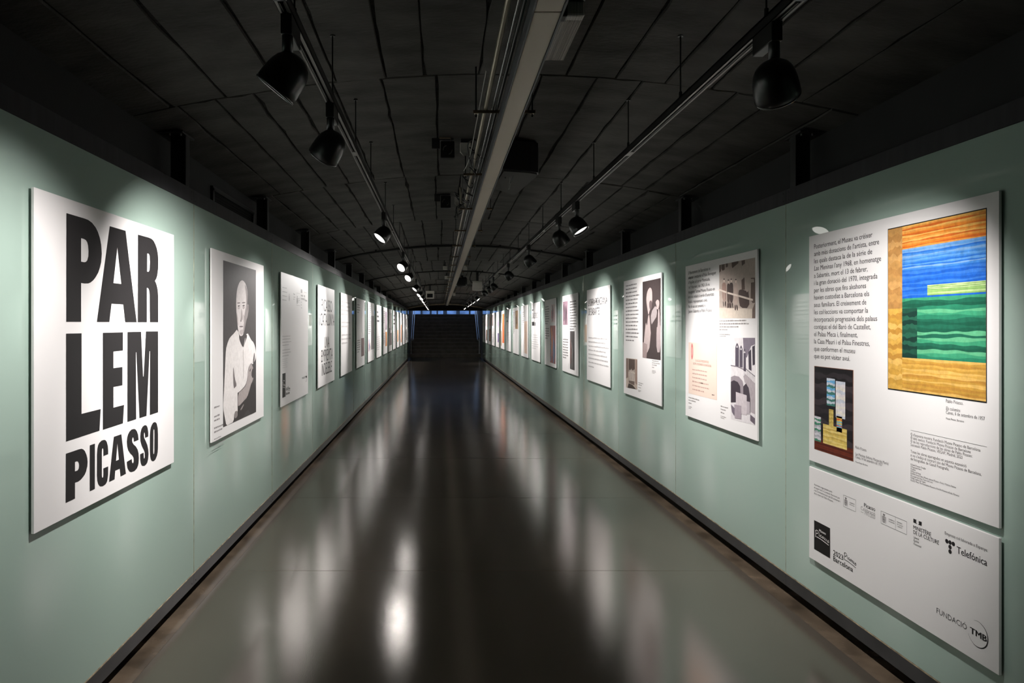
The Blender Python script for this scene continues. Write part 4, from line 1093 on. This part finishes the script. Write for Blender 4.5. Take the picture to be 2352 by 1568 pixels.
ph.poly(L2([(1740, 670), (1880, 715), (1880, 975), (1740, 930)]), (196, 186, 190), 5); ph.poly(L2([(1880, 790), (1920, 800), (1920, 960), (1880, 955)]), (176, 166, 172), 5)
ph.poly(L2([(1720, 830), (1812, 850), (1808, 1020), (1728, 1010)]), (158, 146, 154), 6); ph.poly(L2([(1677, 830), (1725, 880), (1720, 980), (1690, 930)]), (110, 100, 112), 6)
ph.poly(L2([(1925, 960), (1985, 1010), (1985, 1095), (1925, 1040)]), (104, 94, 104), 4)
ph.stroke(L2([(1840, 350), (1985, 470)]), .004, PD, 5)
for i in range(7): ph.stroke(L2([(1850 + i * 20, 360 + i * 16), (1850 + i * 20, 450 + i * 14)]), .002, PD, 5)
ph.stroke(L2([(1675, 330), (1760, 345), (1840, 380)]), .006, (120, 110, 118), 5)
ph.build('photograph', M_PHOTO, T.root)

# ---- panel with the portrait of a bald man holding a sheet
T = Panel('right', 2, 'white panel with narrow text column and dark photograph of a man holding a sheet')
ink = Print()
a = T.zp([(322, 550)], 1380, 560, 5.6)[0]
ink.lines(a[0], a[1], .475, 16, .0372, .0150, (120, 116, 116), 31, .62); ink.build('main_text', M_INK, T.root); ink = Print()
for (x, y), n, w, h, s in (((660, 1505), 3, .22, .009, .019), ((660, 1590), 1, .1, .009, .02), ((660, 1630), 3, .13, .006, .011)):
    uu, vv = T.zp([(x, y)], 1380, 560, 5.6)[0]; ink.lines(uu, vv, w, n, s, h, (150, 144, 142), y); ink.build('caption', M_INK, T.root); ink = Print()
for (x, y), n, w, h, s in (((482, 555), 2, .19, .009, .019), ((482, 615), 1, .15, .009, .02), ((482, 650), 2, .11, .006, .011)):
    uu, vv = T.zp([(x, y)], 1380, 780, 5.6)[0]; ink.lines(uu, vv, w, n, s, h, (150, 144, 142), y); ink.build('caption', M_INK, T.root); ink = Print()
ph = Print()
N = lambda pts: T.zp(pts, 1420, 610, 7.84)
NB = lambda pts: T.zp(pts, 1380, 780, 5.6)
ph.poly(N([(440, 292), (766, 220)]) + NB([(770, 264), (538, 230)]), (66, 56, 56), 1)
ph.poly(soft(N([(505, 600), (520, 480), (555, 400), (590, 395), (612, 450), (615, 600), (605, 720), (570, 800), (545, 900), (530, 800), (515, 700)]), 1), (176, 160, 158), 2)
ph.poly(soft(N([(560, 640), (605, 620), (612, 740), (585, 800), (560, 760)]), 1), (96, 82, 82), 3)
ph.poly(soft(N([(585, 850), (690, 690), (705, 900), (640, 1000), (595, 1075)]), 1), (150, 140, 140), 4)
ph.poly(soft(N([(670, 660), (710, 600), (750, 650), (735, 760), (700, 800), (690, 700)]), 1), (168, 150, 148), 5)
ph.poly(soft(N([(720, 780), (745, 780), (750, 1060), (765, 1090), (765, 1560), (690, 1560), (690, 1110), (715, 1100)]), 1), (164, 150, 150), 3)
ph.poly(soft(N([(540, 900), (565, 880), (585, 1180), (590, 1230), (555, 1560), (445, 1560), (480, 1200), (500, 1000), (520, 1100)]), 1), (176, 160, 158), 3)
ph.poly(NB([(538, 30), (600, 60), (590, 235), (538, 228)]), (150, 132, 130), 3)
ph.build('photograph', M_PHOTO, T.root)
ph = Print()
qq = NB([(325, 612), (470, 640), (470, 250), (325, 232)])
ph.poly(qq, (188, 172, 160), 1)
inq(ph, qq, [(.25, .55), (.8, .55), (.8, .98), (.25, .98)], (86, 70, 64), 2); inq(ph, qq, [(0, .3), (.2, .35), (.22, .98), (0, .98)], (128, 108, 100), 2)
inq(ph, qq, [(.82, .2), (1, .15), (1, .98), (.84, .98)], (150, 126, 116), 2); inq(ph, qq, [(.25, .18), (.75, .12), (.8, .5), (.3, .55)], (108, 92, 84), 2)
for i in range(4): inq(ph, qq, [(.32 + i * .12, .25), (.40 + i * .12, .25), (.40 + i * .12, .62 + .05 * (i % 2)), (.32 + i * .12, .6)], (206, 194, 184), 3)
inq(ph, qq, [(.15, 0), (.9, .0), (.6, .12), (.25, .16)], (70, 58, 54), 3)
ph.build('photograph', M_PHOTO, T.root)

# ---- headline panels that can still be read
T = Panel('left', 3, 'white panel with a five-line black headline in thin capitals')
ink = Print()
for s, xl, xr, z, cap in (('PICASSO', 738.5, 762.7, 1.689, .142), ('i CATALUNYA', 733.2, 768, 1.521, .142), ('UNA', 745.4, 756.4, 1.254, .130), ('EMPREMTA', 737.8, 763.8, 1.096, .140), ('INDELEBLE', 739, 762.2, .937, .140)):
    u = T.p(xl, 700)[0]; ink.text(s, u, z - T.z0, cap, width=T.p(xr, 700)[0] - u, bold=.006, res=3)
    ink.build('headline', M_INK, T.root); ink = Print()
T = Panel('right', 3, 'white panel with a two-line headline over a grey paragraph')
ink = Print()
u = T.p(1351.8, 700)[0]
ink.text('MUSEU PICASSO DE BARCELONA', u, 1.80 - T.z0, .034, (110, 106, 106), width=.60)
ink.build('small_heading', M_INK, T.root); ink = Print()
ink.text('L’OBRA PICASSIANA', u, CH + (VY - 703) * 8.84 / F - T.z0, .088, width=.985, bold=.010, res=3)
ink.build('headline', M_INK, T.root); ink = Print()
ink.text('DE SABARTÉS', u, CH + (VY - 724) * 8.84 / F - T.z0, .088, width=.62, bold=.010, res=3)
ink.build('headline', M_INK, T.root); ink = Print()
ink.lines(u, 1.355 - T.z0, 1.05, 8, .052, .020, (176, 172, 172), 5, .3)
ink.build('paragraph', M_INK, T.root)

# ---- intro panel with small logos
T = Panel('left', 2, 'nearly blank white panel with a row of small logos and a black square mark')
ink = Print()
LG = (150, 146, 146)
ink.lines(.05, PH - .135, .2, 4, .036, .010, (188, 184, 184), 3, .8)
ink.build('support_text', M_INK, T.root); ink = Print()
crest(ink, .30, PH - .24, .07, (170, 166, 166)); ink.text('Picasso', .50, PH - .175, .016, (120, 116, 116), bold=.01); ink.lines(.50, PH - .20, .09, 2, .02, .010, (190, 186, 186), 4)
ink.build('celebration_logo', M_INK, T.root); ink = Print()
frame(ink, .64, PH - .27, .80, PH - .15, .002, (160, 156, 156)); crest(ink, .65, PH - .255, .08, (140, 136, 136)); ink.lines(.72, PH - .205, .06, 3, .016, .007, (150, 146, 146), 6)
ink.build('ministry_logo', M_INK, T.root); ink = Print()
ink.rect(.845, PH - .14, .87, PH - .105, K); ink.rect(.88, PH - .14, .905, PH - .105, K)
ink.text('MINISTÈRE', .845, PH - .175, .016, K, xs=.9, bold=.01); ink.text('DE LA CULTURE', .845, PH - .205, .016, K, xs=.9, bold=.01)
for i, s in enumerate(('Liberté', 'Égalité', 'Fraternité')): ink.text(s, .845, PH - .235 - i * .028, .010, (90, 86, 86), shear=.2)
ink.build('culture_logo', M_INK, T.root); ink = Print()
ink.text('Empresa col·laborada a Espanya:', 1.0, PH - .13, .009, (110, 106, 106), xs=.85)
dots(ink, 1.0, PH - .165, .017, .0075); ink.text('Telefónica', 1.045, PH - .215, .02, K, xs=.9, bold=.01)
ink.build('sponsor_logo', M_INK, T.root); ink = Print()
ink.lines(.05, PH - .56, .36, 4, .026, .007, (180, 176, 176), 7, .7); ink.lines(.05, PH - .68, .36, 3, .026, .007, (180, 176, 176), 8, .7)
ink.lines(.05, PH - .76, .22, 5, .018, .004, (190, 186, 186), 9, .9)
ink.build('small_print', M_INK, T.root); ink = Print()
ink.rect(.05, .075, .17, .285, (34, 32, 32)); ink.text('Museu', .085, .215, .012, (236, 232, 230), width=.05, bold=.02, layer=2); signature(ink, .06, .15, .1, .06, (236, 232, 230), .0035, 2)
ink.build('museum_mark', M_INK, T.root); ink = Print()
ink.text('2023', .19, .125, .024, K, width=.075, bold=.012); signature(ink, .27, .11, .09, .045, K, .003, 1); ink.text('Barcelona', .19, .085, .024, K, width=.15, bold=.012)
ink.build('city_mark', M_INK, T.root); ink = Print()
tmb(ink, .90, .17, 1.0)
ink.build('foundation_mark', M_INK, T.root)

# ---- the remaining panels, too far off to read
TX, TG, TC = (128, 124, 124), (165, 161, 161), (190, 186, 186)
def pic(T, q, cols, name='picture_print', m=None, seed=0):
    p_ = Print(); rr = random.Random(seed)
    p_.poly(q, cols[0], 1)
    n = len(cols) - 1
    for i, c in enumerate(cols[1:]):
        s0 = .08 + .72 * (i / max(n, 1)) + rr.uniform(-.05, .05); w = rr.uniform(.18, .34)
        t0 = rr.uniform(0, .2); t1 = rr.uniform(.6, .97)
        k = 7
        lo = [(max(0, min(1, s0 + rr.uniform(-.05, .05))), t0 + (t1 - t0) * j / k) for j in range(k + 1)]
        hi = [(max(0, min(1, s0 + w * math.sin(math.pi * (1 - j / k) * .8 + .3) + rr.uniform(-.03, .03))), t1 - (t1 - t0) * j / k) for j in range(k + 1)]
        inq(p_, q, lo + hi, c, 2 + i)
    p_.build(name, m or M_PAINT, T.root)
def far_panel(side, k, label, texts, pics, heads=()):
    T = Panel(side, k, label)
    for i, (u, top, w, n, step, h, c) in enumerate(texts):
        ink = Print(); ink.lines(u, PH - top - h, w, n, step, h, c, k * 17 + i, .6); ink.build('text_block', M_INK, T.root)
    for (s, u, top, w, cap) in heads:
        ink = Print()
        if s: ink.text(s, u, PH - top - cap, cap, width=w, bold=.012)
        else: ink.lines(u, PH - top - cap, w, 1, .1, cap, K, k, 1.0)
        ink.build('headline', M_INK, T.root)
    for i, (u0, t0, u1, t1, cols) in enumerate(pics): pic(T, rq(u0, PH - t1, u1, PH - t0), cols, seed=k * 5 + i)
SEP = [(108, 94, 92), (70, 60, 60), (150, 134, 130)]
TW, LW = 'on the title-poster wall', 'on the logo-board wall'
far_panel('left', 4, 'white panel of three pale grey paragraphs only, fifth ' + TW,
          [(.07, .11, .95, 4, .058, .026, TC), (.07, .40, .95, 2, .058, .026, TC), (.07, .58, .98, 3, .058, .026, TC)], [])
far_panel('left', 5, 'panel with thin line drawing above brown photograph, sixth ' + TW,
          [(.07, .10, .42, 4, .042, .019, TX), (.07, .70, .45, 6, .038, .019, TX), (.62, 1.03, .22, 4, .022, .008, TC)],
          [(.66, .68, 1.13, 1.0, [(112, 90, 90), (86, 70, 72), (140, 118, 116)]), (.70, .14, .72, .58, [(140, 132, 132)]), (.90, .10, .915, .30, [(150, 142, 142)])])
far_panel('left', 6, 'white panel with full-height text column and tall grey drawing, seventh ' + TW,
          [(.07, .07, .50, 15, .038, .019, TX)], [(.60, .26, 1.19, .94, [(134, 128, 128), (110, 106, 108), (156, 150, 148)]), (.07, .70, .53, .98, [(236, 228, 226), (196, 130, 126), (120, 134, 190), (90, 82, 80)])])
far_panel('left', 7, 'white headline panel with lower grey paragraph, eighth ' + TW, [(.07, .70, .95, 7, .046, .019, TC)], [], [(None, .07, .13, .32, .05), (None, .07, .22, .5, .055), (None, .07, .32, .62, .055)])
far_panel('left', 8, 'white panel with mauve picture above an orange and blue one, ninth ' + TW,
          [(.07, .10, .42, 7, .045, .02, TX), (.07, .64, .42, 7, .042, .02, TX)], [(.66, .10, 1.1, .56, [(136, 112, 130), (190, 176, 184), (160, 120, 140)]), (.62, .62, 1.12, .98, [(206, 130, 48), (90, 120, 176), (222, 160, 80), (170, 96, 60)])])
far_panel('left', 9, 'white panel with two tall dark photographs side by side, tenth ' + TW,
          [(.07, .10, .55, 8, .042, .02, TX)], [(.80, .10, 1.08, .58, SEP), (.10, .52, .52, 1.0, SEP), (.64, .66, 1.12, 1.0, SEP)])
far_panel('left', 10, 'white headline panel with lower grey paragraph, eleventh ' + TW, [(.07, .62, .95, 7, .05, .02, TC)], [], [(None, .07, .12, .5, .06), (None, .07, .24, .7, .06), (None, .07, .36, .6, .06)])
far_panel('left', 11, 'white panel with narrow flesh-toned pictures, twelfth ' + TW, [(.07, .08, .5, 13, .042, .02, TX)],
          [(.92, .10, 1.12, .95, [(168, 130, 116), (120, 86, 78)]), (.08, .60, .72, .98, [(206, 164, 126), (188, 140, 100)])])
far_panel('left', 12, 'white panel dominated by one tall tan picture, thirteenth ' + TW, [(.07, .08, .6, 8, .042, .02, TX)], [(.30, .42, 1.10, 1.05, [(200, 150, 122), (176, 120, 96), (216, 176, 150)])])
far_panel('left', 13, 'white panel of text only, fourteenth ' + TW, [(.07, .08, .7, 9, .05, .026, TX), (.07, .62, .9, 7, .05, .02, TC)], [])
far_panel('left', 14, 'white panel with grey picture beneath text, fifteenth ' + TW, [(.07, .08, .6, 8, .05, .022, TX), (.07, .66, .6, 6, .05, .022, TX)], [(.70, .16, 1.1, .50, SEP), (.62, .6, 1.1, 1.05, SEP)])
far_panel('left', 15, 'white panel with dark picture above text, last ' + TW, [(.2, .62, .85, 9, .05, .022, TX)], [(.48, .12, 1.14, .55, SEP)])

far_panel('right', 4, 'panel with mauve photograph above dark painting print, fifth ' + LW,
          [(.62, .10, .50, 11, .040, .021, (110, 106, 106)), (.06, .66, .46, 8, .040, .021, TX), (.06, .50, .32, 2, .02, .008, TC), (.50, 1.03, .1, 4, .022, .007, TC)],
          [(.07, .09, .46, .45, [(146, 118, 130), (84, 70, 76), (118, 94, 106), (60, 52, 56)]), (.64, .54, .98, 1.10, [(70, 66, 66), (92, 62, 58), (110, 106, 104), (52, 50, 52)])])
far_panel('right', 5, 'panel with pink leaflet above red and blue figure print, sixth ' + LW,
          [(.06, .11, .46, 8, .043, .021, TX), (.06, .50, .46, 5, .043, .021, TX), (.52, .95, .08, 4, .024, .007, TC)],
          [(.74, .10, 1.12, .40, [(226, 206, 206), (206, 150, 160), (140, 128, 132), (212, 170, 176)]), (.62, .46, 1.16, 1.10, [(150, 92, 92), (110, 150, 184), (206, 130, 84), (150, 130, 150), (96, 130, 160)])])
far_panel('right', 6, 'white panel with two-line heavy headline, seventh ' + LW, [(.06, .64, 1.0, 7, .045, .018, TC)], [], [(None, .06, .12, .26, .03), ('ELS BALLETS RUSSOS', .06, .20, .92, .11), (None, .06, .37, .52, .09)])
far_panel('right', 7, 'white panel with one large pale pink drawing, eighth ' + LW, [(.06, .14, .5, 7, .045, .021, TX), (.38, 1.03, .1, 3, .022, .007, TC)], [(.58, .36, 1.12, 1.08, [(222, 196, 180), (200, 166, 148), (214, 184, 166)])])
far_panel('right', 8, 'white panel with brown figure painting print in upper corner, ninth ' + LW, [(.06, .11, .36, 14, .040, .021, TX)], [(.52, .08, 1.12, .54, [(170, 136, 100), (96, 74, 54), (198, 168, 130), (70, 54, 44)])])
far_panel('right', 9, 'white panel with faint headline and grey paragraph, tenth ' + LW, [(.06, .64, .95, 7, .045, .018, TC)], [], [(None, .06, .2, .2, .03), (None, .06, .30, .45, .05)])
far_panel('right', 10, 'white panel with tall orange-red picture, eleventh ' + LW, [(.06, .12, .4, 6, .045, .021, TX)], [(.52, .10, 1.16, .98, [(226, 116, 62), (196, 60, 40), (240, 160, 96), (176, 70, 50)]), (.06, .62, .32, 1.08, [(190, 150, 110), (160, 116, 84)])])
far_panel('right', 11, 'white panel with two small violet pictures, twelfth ' + LW, [(.06, .08, .4, 10, .045, .021, TX)], [(.66, .26, 1.12, .50, [(206, 196, 216), (140, 116, 170)]), (.64, .70, 1.12, 1.0, [(120, 100, 150), (176, 160, 200), (90, 76, 120)])])
far_panel('right', 12, 'white panel with grey portrait and long text, thirteenth ' + LW, [(.2, .55, .8, 13, .040, .021, TX)], [(.08, .06, .62, .46, SEP)])
far_panel('right', 13, 'white panel with peach picture above a brown and blue one, fourteenth ' + LW, [(.06, .10, .4, 10, .04, .02, TX)], [(.66, .14, 1.1, .46, [(226, 186, 156), (200, 150, 120)]), (.30, .58, 1.1, 1.05, [(130, 90, 60), (70, 76, 120), (170, 110, 70)])])
far_panel('right', 14, 'white panel with pale picture above a dark brown one, fifteenth ' + LW, [(.06, .08, .4, 10, .04, .02, TX)], [(.55, .10, 1.14, .5, [(196, 180, 178), (170, 150, 150)]), (.5, .62, 1.1, 1.05, [(90, 66, 44), (120, 90, 60)])])
far_panel('right', 15, 'white panel with a short headline, last ' + LW, [(.06, .6, .9, 6, .05, .02, TC)], [], [(None, .1, .12, .3, .06), (None, .1, .25, .3, .06)])
bpy.data.objects.remove(FONT_O)
bpy.data.curves.remove(FONT)
